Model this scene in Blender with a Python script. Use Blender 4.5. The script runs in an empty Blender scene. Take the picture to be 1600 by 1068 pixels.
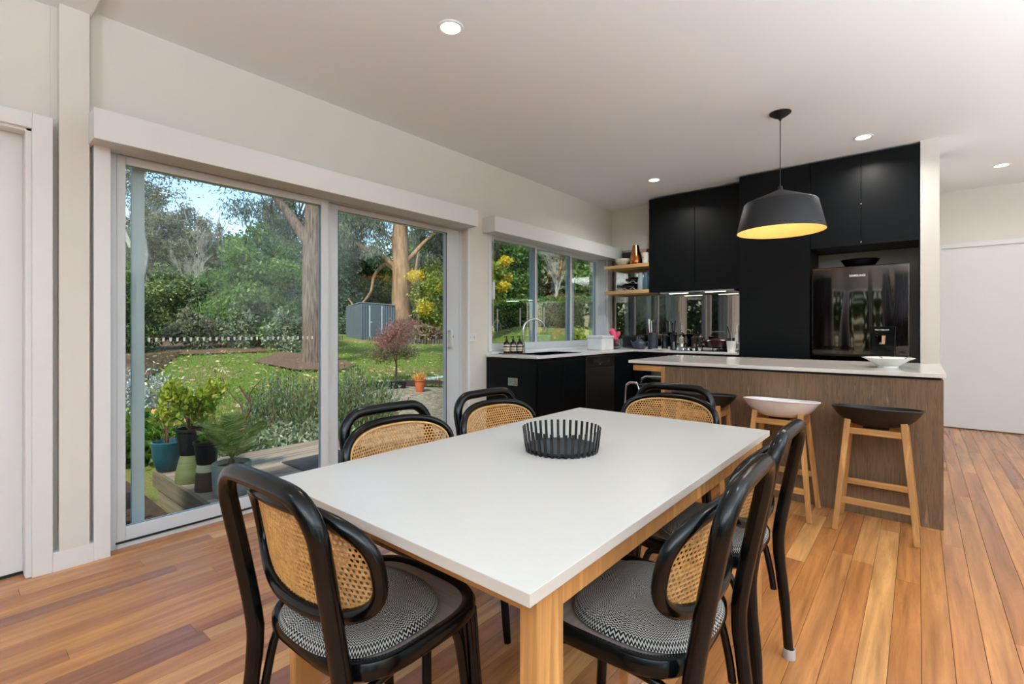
import bpy, bmesh, math, random
import numpy as np
from mathutils import Vector, Matrix

# ------------------------------------------------------------------ camera, world, sun, exposure
SC = bpy.context.scene
COL = SC.collection
random.seed(7); RNG = np.random.default_rng(11)
PI = math.pi
F = 758.0; YAW = math.radians(39.96); Y0 = 513.6; H = 1.15
CW, SW = math.cos(YAW), math.sin(YAW)

cam_d = bpy.data.cameras.new('camera'); cam = bpy.data.objects.new('camera', cam_d); COL.objects.link(cam)
cam.location = (0, 0, H); cam.rotation_euler = (PI/2, 0, YAW)
cam_d.sensor_fit = 'HORIZONTAL'; cam_d.sensor_width = 36.0; cam_d.lens = F/1600*36
cam_d.shift_y = -(534-Y0)/1600; cam_d.clip_start = 0.02; cam_d.clip_end = 400
SC.camera = cam

SC.view_settings.view_transform = 'Standard'; SC.view_settings.look = 'None'
SC.view_settings.gamma = 1.0; SC.view_settings.use_curve_mapping = False
SC.view_settings.exposure = 0.2
SC.cycles.max_bounces = 10; SC.cycles.diffuse_bounces = 5; SC.cycles.glossy_bounces = 5
SC.cycles.transparent_max_bounces = 16; SC.cycles.sample_clamp_indirect = 6.0
SC.cycles.caustics_reflective = False; SC.cycles.caustics_refractive = False
SC.cycles.use_denoising = True

SKY_STRENGTH = 0.34
SUN_STRENGTH = 4.5
LAMP_W = 4.0          # each ceiling downlight
FILL_UPLIGHT_W = 235.0      # each of four unseen uplighters added as ceiling fill

w = bpy.data.worlds.new('world'); SC.world = w; w.use_nodes = True
nt = w.node_tree; nt.nodes.clear()
wo = nt.nodes.new('ShaderNodeOutputWorld'); wb = nt.nodes.new('ShaderNodeBackground')
sky = nt.nodes.new('ShaderNodeTexSky'); sky.sky_type = 'NISHITA'; sky.sun_disc = False
sky.sun_elevation = math.radians(48); sky.sun_rotation = math.radians(157)
sky.air_density = 1.0; sky.dust_density = 0.6; sky.ozone_density = 1.6
nt.links.new(sky.outputs[0], wb.inputs[0]); wb.inputs[1].default_value = SKY_STRENGTH
nt.links.new(wb.outputs[0], wo.inputs[0])

sun_d = bpy.data.lights.new('sun', 'SUN'); sun = bpy.data.objects.new('sun', sun_d); COL.objects.link(sun)
sun_d.energy = SUN_STRENGTH; sun_d.angle = math.radians(4); sun_d.color = (1.0, 0.94, 0.84)
sun.rotation_euler = Vector((-0.26, 0.60, -0.75)).to_track_quat('-Z', 'Y').to_euler(); sun.location = (0, 0, 30)

def area(name, loc, aim, size, watts, color=(1, 1, 1), spread=180, shape='DISK', size_y=None):
    d = bpy.data.lights.new(name, 'AREA'); o = bpy.data.objects.new(name, d); COL.objects.link(o)
    d.shape = shape; d.size = size; d.energy = watts; d.color = color; d.spread = math.radians(spread)
    if size_y: d.size_y = size_y
    o.location = loc; o.rotation_euler = Vector(aim).to_track_quat('-Z', 'Y').to_euler()
    return o
WARM = (1.0, 0.97, 0.93)

# ------------------------------------------------------------------ pixel ray -> point on a plane / on the terrain
def ray(u, v=Y0):
    a = (u-800)/F
    return Vector((-SW+a*CW, CW+a*SW, (Y0-v)/F))
def atx(u, v, x): r = ray(u, v); t = x/r.x; return Vector((x, r.y*t, H+r.z*t))
def aty(u, v, y): r = ray(u, v); t = y/r.y; return Vector((r.x*t, y, H+r.z*t))
def atz(u, v, z): r = ray(u, v); t = (z-H)/r.z; return Vector((r.x*t, r.y*t, z))
def att(u, v, t): r = ray(u, v); return Vector((r.x*t, r.y*t, H+r.z*t))
def ground(x, y):
    g = -0.45 + 0.054*max(0.0, -x-7.0)
    q = (y/max(0.5, -x)-0.92)/0.3
    q = min(1, max(0, q)); q = q*q*(3-2*q)
    g += 0.10*max(0.0, y-6.0)*q
    return g
def spot(u, t):
    r = ray(u); x, y = r.x*t, r.y*t
    return Vector((x, y, ground(x, y)))

# ------------------------------------------------------------------ materials
def lin(h):
    if isinstance(h, tuple): return h
    h = h.lstrip('#'); c = [int(h[i:i+2], 16)/255 for i in (0, 2, 4)]
    return tuple((x/12.92 if x <= 0.04045 else ((x+0.055)/1.055)**2.4) for x in c)
def rgba(h): return (*lin(h), 1.0)
class NT:
    def __init__(s, name):
        s.m = bpy.data.materials.new(name); s.m.use_nodes = True; s.t = s.m.node_tree
        s.b = s.t.nodes['Principled BSDF']; s.out = s.t.nodes['Material Output']
    def n(s, typ, **kw):
        nd = s.t.nodes.new('ShaderNode'+typ)
        for k, v in kw.items():
            if k.startswith('i_'):
                k2 = k[2:]; nd.inputs[int(k2) if k2.isdigit() else k2.replace('_', ' ')].default_value = v
            else: setattr(nd, k, v)
        return nd
    def l(s, a, b): s.t.links.new(a, b)
    def math(s, op, a, b=None, c=None):
        nd = s.n('Math', operation=op)
        for i, v in enumerate((a, b, c)):
            if v is None: continue
            if isinstance(v, (int, float)): nd.inputs[i].default_value = v
            else: s.l(v, nd.inputs[i])
        return nd.outputs[0]
    def mix(s, f, a, b, mode='MIX'):
        nd = s.n('Mix', data_type='RGBA', blend_type=mode)
        for sock, v in ((nd.inputs[0], f), (nd.inputs[6], a), (nd.inputs[7], b)):
            if isinstance(v, (int, float)): sock.default_value = v
            elif isinstance(v, (tuple, str)): sock.default_value = rgba(v) if not (isinstance(v, tuple) and len(v) == 4) else v
            else: s.l(v, sock)
        return nd.outputs[2]
    def coords(s, kind='Object', scale=(1, 1, 1)):
        if kind == 'World': o = s.n('NewGeometry').outputs['Position']
        else: o = s.n('TexCoord').outputs[kind]
        mp = s.n('Mapping'); mp.inputs['Scale'].default_value = scale
        s.l(o, mp.inputs['Vector']); return mp.outputs[0]
    def noise(s, vec, scale, detail=3, rough=0.5, dist=0.0):
        nd = s.n('TexNoise'); nd.inputs['Scale'].default_value = scale; nd.inputs['Detail'].default_value = detail
        nd.inputs['Roughness'].default_value = rough; nd.inputs['Distortion'].default_value = dist
        if vec is not None: s.l(vec, nd.inputs['Vector'])
        return nd.outputs['Fac']
    def ramp(s, f, stops):
        nd = s.n('ValToRGB'); s.l(f, nd.inputs[0]); el = nd.color_ramp.elements
        while len(el) < len(stops): el.new(0.5)
        for e, (p, c) in zip(el, stops): e.position = p; e.color = rgba(c)
        return nd.outputs[0]
    def bump(s, h, strength=0.3, dist=0.002):
        nd = s.n('Bump'); nd.inputs['Strength'].default_value = strength; nd.inputs['Distance'].default_value = dist
        s.l(h, nd.inputs['Height']); s.l(nd.outputs[0], s.b.inputs['Normal'])
    def set(s, **kw):
        for k, v in kw.items():
            k = k.replace('_', ' ')
            s.b.inputs[k].default_value = v
        return s

MATS = {}
def plain(name, c, rough=0.5, metal=0.0, c2=None, scale=8.0, bump=0.0, bscale=None, stretch=(1, 1, 1), coat=0.0, detail=3, kind='Object', spec=0.5, trans=0.0, ior=1.45):
    """a solid material with two close tones of noise and a little relief"""
    if name in MATS: return MATS[name]
    k = NT(name); vec = k.coords(kind, stretch)
    f = k.noise(vec, scale, detail)
    if c2 is None:
        base = lin(c); c2 = tuple(min(1, x*1.08+0.002) for x in base); c = tuple(x*0.93 for x in base)
    f2 = k.ramp(f, [(0.35, (0, 0, 0)), (0.65, (1, 1, 1))])
    k.l(k.mix(f2, (*lin(c), 1.0), (*lin(c2), 1.0)), k.b.inputs['Base Color'])
    k.set(Roughness=rough, Metallic=metal, Coat_Weight=coat, IOR=ior, Transmission_Weight=trans)
    k.b.inputs['Specular IOR Level'].default_value = spec
    if bump: k.bump(k.noise(vec, bscale or scale*6, 4), bump, 0.002)
    MATS[name] = k.m; return k.m

def glass_mat(name, tint=(0.92, 0.97, 0.96), refl=0.09):
    k = NT(name); tr = k.n('BsdfTransparent'); tr.inputs[0].default_value = (*tint, 1)
    gl = k.n('BsdfGlossy'); gl.inputs['Roughness'].default_value = 0.0; gl.inputs[0].default_value = (1, 1, 1, 1)
    lw = k.n('Fresnel'); lw.inputs[0].default_value = 1.5
    f = k.math('MULTIPLY', lw.outputs[0], 0.42)
    f = k.math('MINIMUM', f, 0.8)
    mx = k.n('MixShader'); k.l(f, mx.inputs[0]); k.l(tr.outputs[0], mx.inputs[1]); k.l(gl.outputs[0], mx.inputs[2])
    k.l(mx.outputs[0], k.out.inputs[0]); MATS[name] = k.m; return k.m

def emit_mat(name, c, s):
    k = NT(name); k.b.inputs['Base Color'].default_value = rgba(c)
    k.b.inputs['Emission Color'].default_value = rgba(c); k.b.inputs['Emission Strength'].default_value = s
    MATS[name] = k.m; return k.m

def wood_mat(name, tones, scale=1.0, axis='Y', rough=0.4, coat=0.0, per_object=True, tint=False, world=False, gapdark=True, bump=0.25, streak=0.5, spec=0.5, knots=True):
    """board timber: a tone per object, long grain, dark veins and knots"""
    k = NT(name)
    info = k.n('ObjectInfo').outputs['Random']
    st = {'Y': (14, 0.9, 14), 'X': (0.9, 14, 14), 'Z': (14, 14, 0.9)}[axis]
    st = tuple(a*scale for a in st)
    v0 = k.n('NewGeometry').outputs['Position'] if world else k.n('TexCoord').outputs['Object']
    add = k.n('VectorMath', operation='ADD'); k.l(v0, add.inputs[0])
    cmb = k.n('CombineXYZ')
    for i, m_ in enumerate((37.0, 91.0, 53.0)): k.l(k.math('MULTIPLY', info, m_), cmb.inputs[i])
    k.l(cmb.outputs[0], add.inputs[1])
    mp = k.n('Mapping'); mp.inputs['Scale'].default_value = st; k.l(add.outputs[0], mp.inputs[0]); vec = mp.outputs[0]
    g1 = k.noise(vec, 1.3, 5, 0.6, 0.6); g2 = k.noise(vec, 7.0, 3, 0.6)
    n = len(tones)
    if per_object:
        h = k.n('Attribute', attribute_name='tint').outputs['Fac'] if tint else k.math('FRACT', k.math('MULTIPLY', info, 7.37))
        base = k.n('ValToRGB'); k.l(h, base.inputs[0]); cr = base.color_ramp; cr.interpolation = 'CONSTANT'
        while len(cr.elements) < n: cr.elements.new(0.5)
        for i, e in enumerate(cr.elements): e.position = i/n; e.color = rgba(tones[i])
        base = base.outputs[0]
    else:
        base = k.ramp(g1, [(0.25+0.5*i/max(1, n-1), t) for i, t in enumerate(tones)])
    dark = k.mix(1.0, base, (0.55, 0.45, 0.37, 1), 'MULTIPLY'); light = k.mix(1.0, base, (1.34, 1.30, 1.20, 1), 'MULTIPLY')
    f1 = k.ramp(g1, [(0.30, (0, 0, 0)), (0.70, (1, 1, 1))])
    c = k.mix(f1, k.mix(streak, base, dark), light)
    f2 = k.ramp(g2, [(0.30, (1, 1, 1)), (0.46, (0, 0, 0))])
    g3 = k.ramp(k.noise(vec, 19.0, 4, 0.7), [(0.34, (1, 1, 1)), (0.44, (0, 0, 0))])
    c = k.mix(k.math('MULTIPLY', g3, 0.30*streak), c, dark)
    c = k.mix(k.math('MULTIPLY', f2, 0.35*streak), c, dark)
    if knots:
        vo = k.n('TexVoronoi'); vo.inputs['Scale'].default_value = 1.0
        m2 = k.n('Mapping'); m2.inputs['Scale'].default_value = tuple(a*0.28 for a in (st if axis != 'Y' else (st[0]*0.8, st[1]*1.6, st[2]))); k.l(add.outputs[0], m2.inputs[0]); k.l(m2.outputs[0], vo.inputs['Vector'])
        kn = k.ramp(vo.outputs['Distance'], [(0.02, (1, 1, 1)), (0.09, (0, 0, 0))])
        c = k.mix(k.math('MULTIPLY', kn, 0.55), c, '#2a160c')
    k.l(c, k.b.inputs['Base Color'])
    k.set(Roughness=rough, Coat_Weight=coat, Coat_Roughness=0.12)
    k.b.inputs['Specular IOR Level'].default_value = spec
    k.bump(g2, bump, 0.0008)
    MATS[name] = k.m; return k.m

def leaf_mat(name, stops, trans=0.35, rough=0.55):
    """leaves: the colour follows the per-leaf tint attribute"""
    k = NT(name); at = k.n('Attribute', attribute_name='tint')
    c = k.ramp(at.outputs['Fac'], stops)
    k.l(c, k.b.inputs['Base Color']); k.set(Roughness=rough); k.b.inputs['Specular IOR Level'].default_value = 0.25
    tl = k.n('BsdfTranslucent'); k.l(c, tl.inputs[0]); mx = k.n('MixShader'); mx.inputs[0].default_value = trans
    k.l(k.b.outputs[0], mx.inputs[1]); k.l(tl.outputs[0], mx.inputs[2]); k.l(mx.outputs[0], k.out.inputs[0])
    MATS[name] = k.m; return k.m

# ------------------------------------------------------------------ mesh builder
class MB:
    def __init__(s): s.v = []; s.f = []; s.uv = None
    def add(s, vs, fs):
        b = len(s.v); s.v += [tuple(v) for v in vs]; s.f += [tuple(i+b for i in f) for f in fs]; return s
    def box(s, a, b, rot=None, org=None):
        x0, y0, z0 = a; x1, y1, z1 = b
        vs = [(x0, y0, z0), (x1, y0, z0), (x1, y1, z0), (x0, y1, z0), (x0, y0, z1), (x1, y0, z1), (x1, y1, z1), (x0, y1, z1)]
        if rot is not None:
            o = Vector(org or (0, 0, 0)); vs = [tuple(rot @ (Vector(v)-o)+o) for v in vs]
        return s.add(vs, [(0, 3, 2, 1), (4, 5, 6, 7), (0, 1, 5, 4), (1, 2, 6, 5), (2, 3, 7, 6), (3, 0, 4, 7)])
    def bar(s, p, q, w, d=None, up=(0, 0, 1), w2=None, d2=None):
        """square-section bar from p to q"""
        p = Vector(p); q = Vector(q); d = d or w; w2 = w2 or w; d2 = d2 or d
        t = (q-p).normalized(); u = Vector(up)
        if abs(t.dot(u)) > 0.98: u = Vector((0, 1, 0))
        r = t.cross(u).normalized(); n = r.cross(t).normalized(); vs = []
        for c, ww, dd in ((p, w, d), (q, w2, d2)):
            for sx, sy in ((-1, -1), (1, -1), (1, 1), (-1, 1)): vs.append(c+r*sx*ww/2+n*sy*dd/2)
        return s.add(vs, [(0, 3, 2, 1), (4, 5, 6, 7), (0, 1, 5, 4), (1, 2, 6, 5), (2, 3, 7, 6), (3, 0, 4, 7)])
    def tube(s, pts, rad, seg=10, closed=False, flat=None):
        pts = [Vector(p) for p in pts]; n = len(pts)
        if isinstance(rad, (int, float)): rad = [rad]*n
        vs = []; fs = []; prev = None
        for i, p in enumerate(pts):
            if closed: t = (pts[(i+1) % n]-pts[i-1])
            else: t = pts[min(i+1, n-1)]-pts[max(i-1, 0)]
            t.normalize()
            if prev is None:
                a = Vector((0, 0, 1)) if abs(t.z) < 0.9 else Vector((1, 0, 0))
                r = t.cross(a).normalized()
            else:
                r = prev-t*prev.dot(t)
                if r.length < 1e-6: r = t.orthogonal()
                r.normalize()
            prev = r; u = t.cross(r)
            for j in range(seg):
                an = 2*PI*j/seg; vs.append(p+(r*math.cos(an)+u*math.sin(an))*rad[i])
        m = n if closed else n-1
        for i in range(m):
            for j in range(seg):
                a = i*seg+j; b = i*seg+(j+1) % seg; c = ((i+1) % n)*seg+(j+1) % seg; d = ((i+1) % n)*seg+j
                fs.append((a, b, c, d))
        if not closed:
            fs.append(tuple(reversed(range(seg)))); fs.append(tuple(range((n-1)*seg, n*seg)))
        return s.add(vs, fs)
    def lathe(s, prof, c=(0, 0, 0), seg=24, cap0=True, cap1=True, sx=1, sy=1):
        vs = []; fs = []; cx, cy, cz = c
        for r, z in prof:
            for j in range(seg):
                a = 2*PI*j/seg; vs.append((cx+r*math.cos(a)*sx, cy+r*math.sin(a)*sy, cz+z))
        for i in range(len(prof)-1):
            for j in range(seg):
                fs.append((i*seg+j, i*seg+(j+1) % seg, (i+1)*seg+(j+1) % seg, (i+1)*seg+j))
        if cap0: fs.append(tuple(reversed(range(seg))))
        if cap1: k = (len(prof)-1)*seg; fs.append(tuple(range(k, k+seg)))
        return s.add(vs, fs)
    def prism(s, outline, z0, z1):
        n = len(outline); vs = [(x, y, z0) for x, y in outline]+[(x, y, z1) for x, y in outline]
        fs = [tuple(reversed(range(n))), tuple(range(n, 2*n))]
        for i in range(n): j = (i+1) % n; fs.append((i, j, n+j, n+i))
        return s.add(vs, fs)
    def rings(s, rings, cap0=True, cap1=True):
        """rings: lists of equal length, joined one after another"""
        n = len(rings[0]); vs = [p for r in rings for p in r]; fs = []
        for i in range(len(rings)-1):
            for j in range(n): fs.append((i*n+j, i*n+(j+1) % n, (i+1)*n+(j+1) % n, (i+1)*n+j))
        if cap0: fs.append(tuple(reversed(range(n))))
        if cap1: k = (len(rings)-1)*n; fs.append(tuple(range(k, k+n)))
        return s.add(vs, fs)
    def mesh(s, name, smooth=False):
        me = bpy.data.meshes.new(name); me.from_pydata(s.v, [], s.f); me.update()
        if smooth:
            bm = bmesh.new(); bm.from_mesh(me)
            for f in bm.faces: f.smooth = True
            for e in bm.edges:
                if len(e.link_faces) == 2 and e.calc_face_angle(0) > math.radians(42): e.smooth = False
            bm.to_mesh(me); bm.free()
        return me
    def build(s, name, m, parent=None, smooth=False, bevel=0.0, bseg=2):
        me = s.mesh(name, smooth)
        if bevel:
            bm = bmesh.new(); bm.from_mesh(me)
            bmesh.ops.recalc_face_normals(bm, faces=bm.faces)
            es = [e for e in bm.edges if len(e.link_faces) == 2 and e.calc_face_angle(0) > math.radians(30)]
            bmesh.ops.bevel(bm, geom=es, offset=bevel, segments=bseg, profile=0.5, affect='EDGES', clamp_overlap=True)
            for f in bm.faces: f.smooth = smooth
            bm.to_mesh(me); bm.free()
        if m: me.materials.append(m)
        o = bpy.data.objects.new(name, me); COL.objects.link(o)
        if parent: o.parent = parent
        return o

def tag(o, label=None, cat=None, group=None, kind=None):
    if label: o['label'] = label
    if cat: o['category'] = cat
    if group: o['group'] = group
    if kind: o['kind'] = kind
    return o
def thing(name, label, cat, loc=(0, 0, 0), rz=0.0, group=None):
    o = bpy.data.objects.new(name, None); COL.objects.link(o); o.empty_display_size = 0.05
    o.location = loc; o.rotation_euler = (0, 0, rz); return tag(o, label, cat, group)
def struct(o, kind='structure'): o['kind'] = kind; return o
CHILD = {}
def copy_tree(o, parent=None):
    c = o.copy(); COL.objects.link(c); c.parent = parent
    for ch in CH(o): copy_tree(ch, c)
    return c
def CH(o): return [x for x in COL.objects if x.parent == o]
def box(name, a, b, m, parent=None, bevel=0.0, smooth=False): return MB().box(a, b).build(name, m, parent, bevel=bevel, smooth=smooth)

def bez(pts, n=8):
    """smooth curve (Catmull-Rom) through points"""
    P = [Vector(p) for p in pts]; out = []
    for i in range(len(P)-1):
        p0 = P[max(0, i-1)]; p1 = P[i]; p2 = P[i+1]; p3 = P[min(len(P)-1, i+2)]
        for k in range(n):
            t = k/n; out.append(0.5*((2*p1)+(p2-p0)*t+(2*p0-5*p1+4*p2-p3)*t*t+(3*p1-p0-3*p2+p3)*t**3))
    out.append(P[-1]); return out

def quads_object(name, verts, tint, m, parent=None, kind='stuff', tri=False):
    """verts: (n,4,3) array of leaf quads -> one mesh with a tint per leaf"""
    n = len(verts); k = verts.shape[1]
    me = bpy.data.meshes.new(name)
    me.vertices.add(n*k); me.vertices.foreach_set('co', verts.reshape(-1).astype(np.float32))
    me.loops.add(n*k); me.loops.foreach_set('vertex_index', np.arange(n*k, dtype=np.int32))
    me.polygons.add(n); me.polygons.foreach_set('loop_start', np.arange(0, n*k, k, dtype=np.int32))
    me.update(calc_edges=True)
    a = me.attributes.new('tint', 'FLOAT', 'FACE'); a.data.foreach_set('value', tint.astype(np.float32))
    me.materials.append(m); o = bpy.data.objects.new(name, me); COL.objects.link(o)
    if parent: o.parent = parent
    if kind: o['kind'] = kind
    return o

def norm(a): return a/np.maximum(1e-9, np.linalg.norm(a, axis=1, keepdims=True))
def leaves(name, blobs, n, size, m, parent=None, aspect=2.4, up=0.0, droop=0.0, shell=0.35, tint=(0, 1), kind='stuff', fold=True):
    """blobs: (cx,cy,cz,rx,ry,rz) in the parent's frame"""
    B = np.array(blobs, float); wgt = np.prod(B[:, 3:], axis=1)**(2/3); wgt /= wgt.sum()
    idx = RNG.choice(len(B), n, p=wgt); d = norm(RNG.normal(size=(n, 3)))
    # ragged outline: push the shell in and out per direction
    rr = (RNG.random(n)**shell)*(1+0.18*np.sin(d[:, 0]*9+idx)*np.sin(d[:, 1]*8+idx*2)+0.14*RNG.normal(size=n))
    P = B[idx, :3]+d*B[idx, 3:]*rr[:, None]
    ax = RNG.normal(size=(n, 3)); ax[:, 2] += up*2.5; ax[:, 2] -= droop*2.5; ax = norm(ax)
    sd = norm(np.cross(ax, RNG.normal(size=(n, 3)))); L = size*(0.6+0.8*RNG.random(n))[:, None]; W = L/aspect
    q = np.stack([P, P+ax*L*0.45+sd*W*0.5, P+ax*L, P+ax*L*0.45-sd*W*0.5], axis=1)
    tn = tint[0]+(tint[1]-tint[0])*np.clip(0.5+0.28*RNG.normal(size=n)+0.12*(RNG.random(len(B))[idx]-0.5)*2, 0, 1)
    return quads_object(name, q, tn, m, parent, kind)
# ------------------------------------------------------------------ material palette
wall_m = plain('wall_paint', '#dcd9d2', 0.75, c2='#dddad3', bump=0.04, scale=3, bscale=180, spec=0.2)
ceil_m = plain('ceiling_paint', '#e4e6e6', 0.85, c2='#e5e7e7', bump=0.03, scale=2, bscale=160, spec=0.15)
trim_m = plain('trim_paint', '#e2e4e5', 0.4, c2='#e3e5e6', scale=4, bump=0.02, bscale=90)
alu_m = plain('white_aluminium', '#ccd2d6', 0.35, c2='#ced4d8', scale=6, spec=0.5, bump=0.02, bscale=80)
glass_m = glass_mat('window_glass')
decal_m = plain('frosted_decal', '#cdd2cf', 0.6, scale=30)
dark_gap = plain('dark_rubber_seal', '#0c0f12', 0.6)
black_cab = plain('black_laminate', '#040608', 0.40, c2='#080b0e', scale=3, stretch=(0.6, 0.6, 14), bump=0.08, bscale=30, spec=0.22)
stone_m = plain('white_stone_top', '#dad6d0', 0.10, c2='#dcd9d3', scale=60, detail=2, spec=0.5)
bench_m = plain('pale_bench_stone', '#d5d5d3', 0.22, c2='#d9d9d7', scale=30, spec=0.5)
mirror_m = plain('bronze_mirror', '#a89e94', 0.015, metal=1.0, c2='#aaa096', scale=1.2)
steel_m = plain('brushed_steel', '#b4b6b8', 0.25, metal=1.0, scale=5, stretch=(1, 1, 20), bump=0.05)
chrome_m = plain('chrome', '#d8dadc', 0.06, metal=1.0)
floor_under = plain('subfloor', '#150c07', 0.9)
FLOOR_TONES = ['#b07846', '#a66e3f', '#b98452', '#9c643a', '#b27a48', '#a66e42', '#be8c58', '#8a5a40', '#b0784b', '#a87244', '#9d663e', '#b58051', '#ad7646', '#b17a46', '#a8703e']
floor_m = wood_mat('blackbutt_floor', FLOOR_TONES, scale=1.0, axis='Y', rough=0.27, coat=0.14, world=False, streak=0.8, bump=0.08, spec=0.38)
oak_m = wood_mat('oak', ['#ad8150', '#a07444', '#b88e5c'], axis='Z', rough=0.42, per_object=False, streak=0.30, knots=False, scale=2.0)
oakx_m = wood_mat('oak_rail', ['#aa7f4e', '#9e7342', '#b58a58'], axis='X', rough=0.42, per_object=False, streak=0.30, knots=False, scale=2.0)
shelf_m = wood_mat('oak_shelf', ['#cba877', '#bd9766', '#d2b285'], axis='X', rough=0.5, per_object=False, streak=0.25, knots=False, scale=2.0)
walnut_m = wood_mat('smoked_oak_laminate', ['#6a5340', '#7d634b', '#574434', '#8a7058'], axis='Z', rough=0.42, per_object=False, streak=0.65, knots=False, scale=3.4, bump=0.1)
deck_m = wood_mat('weathered_decking', ['#8b7d70', '#978979', '#7f7165', '#a09284', '#877766'], axis='Y', rough=0.85, streak=0.75, scale=1.5, bump=0.6)
fascia_m = wood_mat('deck_fascia_timber', ['#7f7562', '#8a7f6b', '#6f6553'], axis='X', rough=0.85, streak=0.7, scale=1.2, bump=0.5)
WX = -3.2
ZC = 2.75
YB = 5.93

def wall_with_openings(name, x0, x1, ya, yb, z1, ops, m):
    """slab between x0 and x1 along y, with rectangular openings (ya, yb, za, zb)"""
    b = MB(); y = ya
    for (a, c, za, zb) in sorted(ops):
        b.box((x0, y, 0), (x1, a, z1))
        if za > 0: b.box((x0, a, 0), (x1, c, za))
        b.box((x0, a, zb), (x1, c, z1)); y = c
    b.box((x0, y, 0), (x1, yb, z1)); return struct(b.build(name, m))

DO = (0.585, 3.165, 0.0, 2.10); WO = (3.50, 5.80, 0.93, 2.10)
wall_with_openings('wall_left', -3.42, WX, 0.36, 6.1, 2.9, [DO, WO], wall_m)
b = MB(); b.box((-3.42, -3.6, 0), (WX, -0.75, 2.9)); b.box((-3.42, -0.75, 2.12), (WX, 0.30, 2.9)); b.box((-3.42, 0.30, 0), (WX, 0.36, 2.9))
struct(b.build('wall_left.001', wall_m))
b = MB(); b.box((-3.42, YB, 0), (0.135, YB+0.15, 2.9)); struct(b.build('wall_back', wall_m))
b = MB(); b.box((0.012, 5.40, 0), (0.135, 7.66, 2.9)); struct(b.build('wall_kitchen_pier', wall_m))
b = MB(); b.box((0.0, 7.62, 0), (0.19, 7.78, 2.9)); b.box((0.19, 7.62, 2.10), (1.19, 7.78, 2.9)); b.box((1.19, 7.62, 0), (4.4, 7.78, 2.9))
struct(b.build('wall_corridor', wall_m))
# right wall and rear wall (behind the camera): fridge mirrors the narrow rear window, others added for daylight
b = MB(); y = -3.6
for a, c in ((-2.6, -0.6), (1.2, 3.4)):
    b.box((3.9, y, 0), (4.05, a, 2.9)); b.box((3.9, a, 2.15), (4.05, c, 2.9)); y = c
b.box((3.9, y, 0), (4.05, 7.7, 2.9)); struct(b.build('wall_right', wall_m))
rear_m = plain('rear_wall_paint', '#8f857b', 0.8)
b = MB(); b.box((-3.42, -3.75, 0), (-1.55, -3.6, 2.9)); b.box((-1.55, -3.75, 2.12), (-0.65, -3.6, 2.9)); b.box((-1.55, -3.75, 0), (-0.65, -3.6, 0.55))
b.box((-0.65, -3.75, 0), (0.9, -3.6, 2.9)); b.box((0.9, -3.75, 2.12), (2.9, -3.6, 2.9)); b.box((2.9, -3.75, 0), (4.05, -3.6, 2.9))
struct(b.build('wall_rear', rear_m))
# ceiling with the slightly lower soffit over the camera
struct(box('ceiling', (-3.42, 0.505, ZC), (4.05, 7.78, 2.95), ceil_m))
struct(box('ceiling.001', (-3.42, -3.75, 2.70), (4.05, 0.505, 2.95), ceil_m))

# floor: slab and tongue-and-groove boards that run away from the camera
floor = struct(box('floor', (-3.42, -3.75, -0.30), (4.05, 7.78, -0.014), floor_under))
PW = 0.0875
fr = random.Random(5)
boards = []; x = WX-0.03; row = 0
while x < 4.0:
    y = -3.7+fr.uniform(-1.2, 0)
    while y < 7.6:
        L = fr.choice((0.75, 1.05, 1.4, 1.8, 2.3, 2.8)); boards.append((x, max(-3.7, y), min(7.62, y+L))); y += L
    x += PW
def board_rank(bd):
    x, y0, y1 = bd; best = 0
    for k in range(7):
        yy = y0+(y1-y0)*k/6; d = -x*SW+yy*CW; l = x*CW+yy*SW
        if d < 0.3 or (yy > 3.65 and x < 0.05): continue
        u = 800+F*l/d; v = Y0+F*H/d
        if -30 < u < 1630 and v < 1090: best = max(best, 1/d)
    return best
boards.sort(key=board_rank, reverse=True)
def board_mesh(L):
    g = 0.0006; c = 0.0008
    b = MB(); r = []
    for yy in (g, L-g):
        r.append([(g, yy, -0.013), (PW-g, yy, -0.013), (PW-g, yy, -c), (PW-g-c, yy, 0), (g+c, yy, 0), (g, yy, -c)])
    b.rings([list(reversed(r[0])), list(reversed(r[1]))]); me = b.mesh('plank'); me.materials.append(floor_m); return me
cache = {}
rest = [bd for bd in boards[300:]]
for (x, y0, y1) in boards[:300]:
    L = round(y1-y0, 2)
    if L < 0.03: continue
    if L not in cache: cache[L] = board_mesh(y1-y0)
    o = bpy.data.objects.new('plank', cache[L]); COL.objects.link(o); o.parent = floor; o.location = (x, y0, 0)
# the boards past the three hundred nearest: one object, a tint per board through a face attribute
floor_rest_m = wood_mat('blackbutt_floor_far', FLOOR_TONES, axis='Y', rough=0.27, coat=0.14, tint=True, world=True, streak=0.7, bump=0.02, knots=False, spec=0.38)
b = MB()
for (x, y0, y1) in rest: b.box((x+0.0004, y0+0.0004, -0.013), (x+PW-0.0004, y1-0.0004, 0))
o = b.build('plank_field', floor_rest_m, floor); o['kind'] = 'stuff'
at = o.data.attributes.new('tint', 'FLOAT', 'FACE')
tv = []
for _ in rest: tv += [fr.random()]*6
at.data.foreach_set('value', tv)
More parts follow.
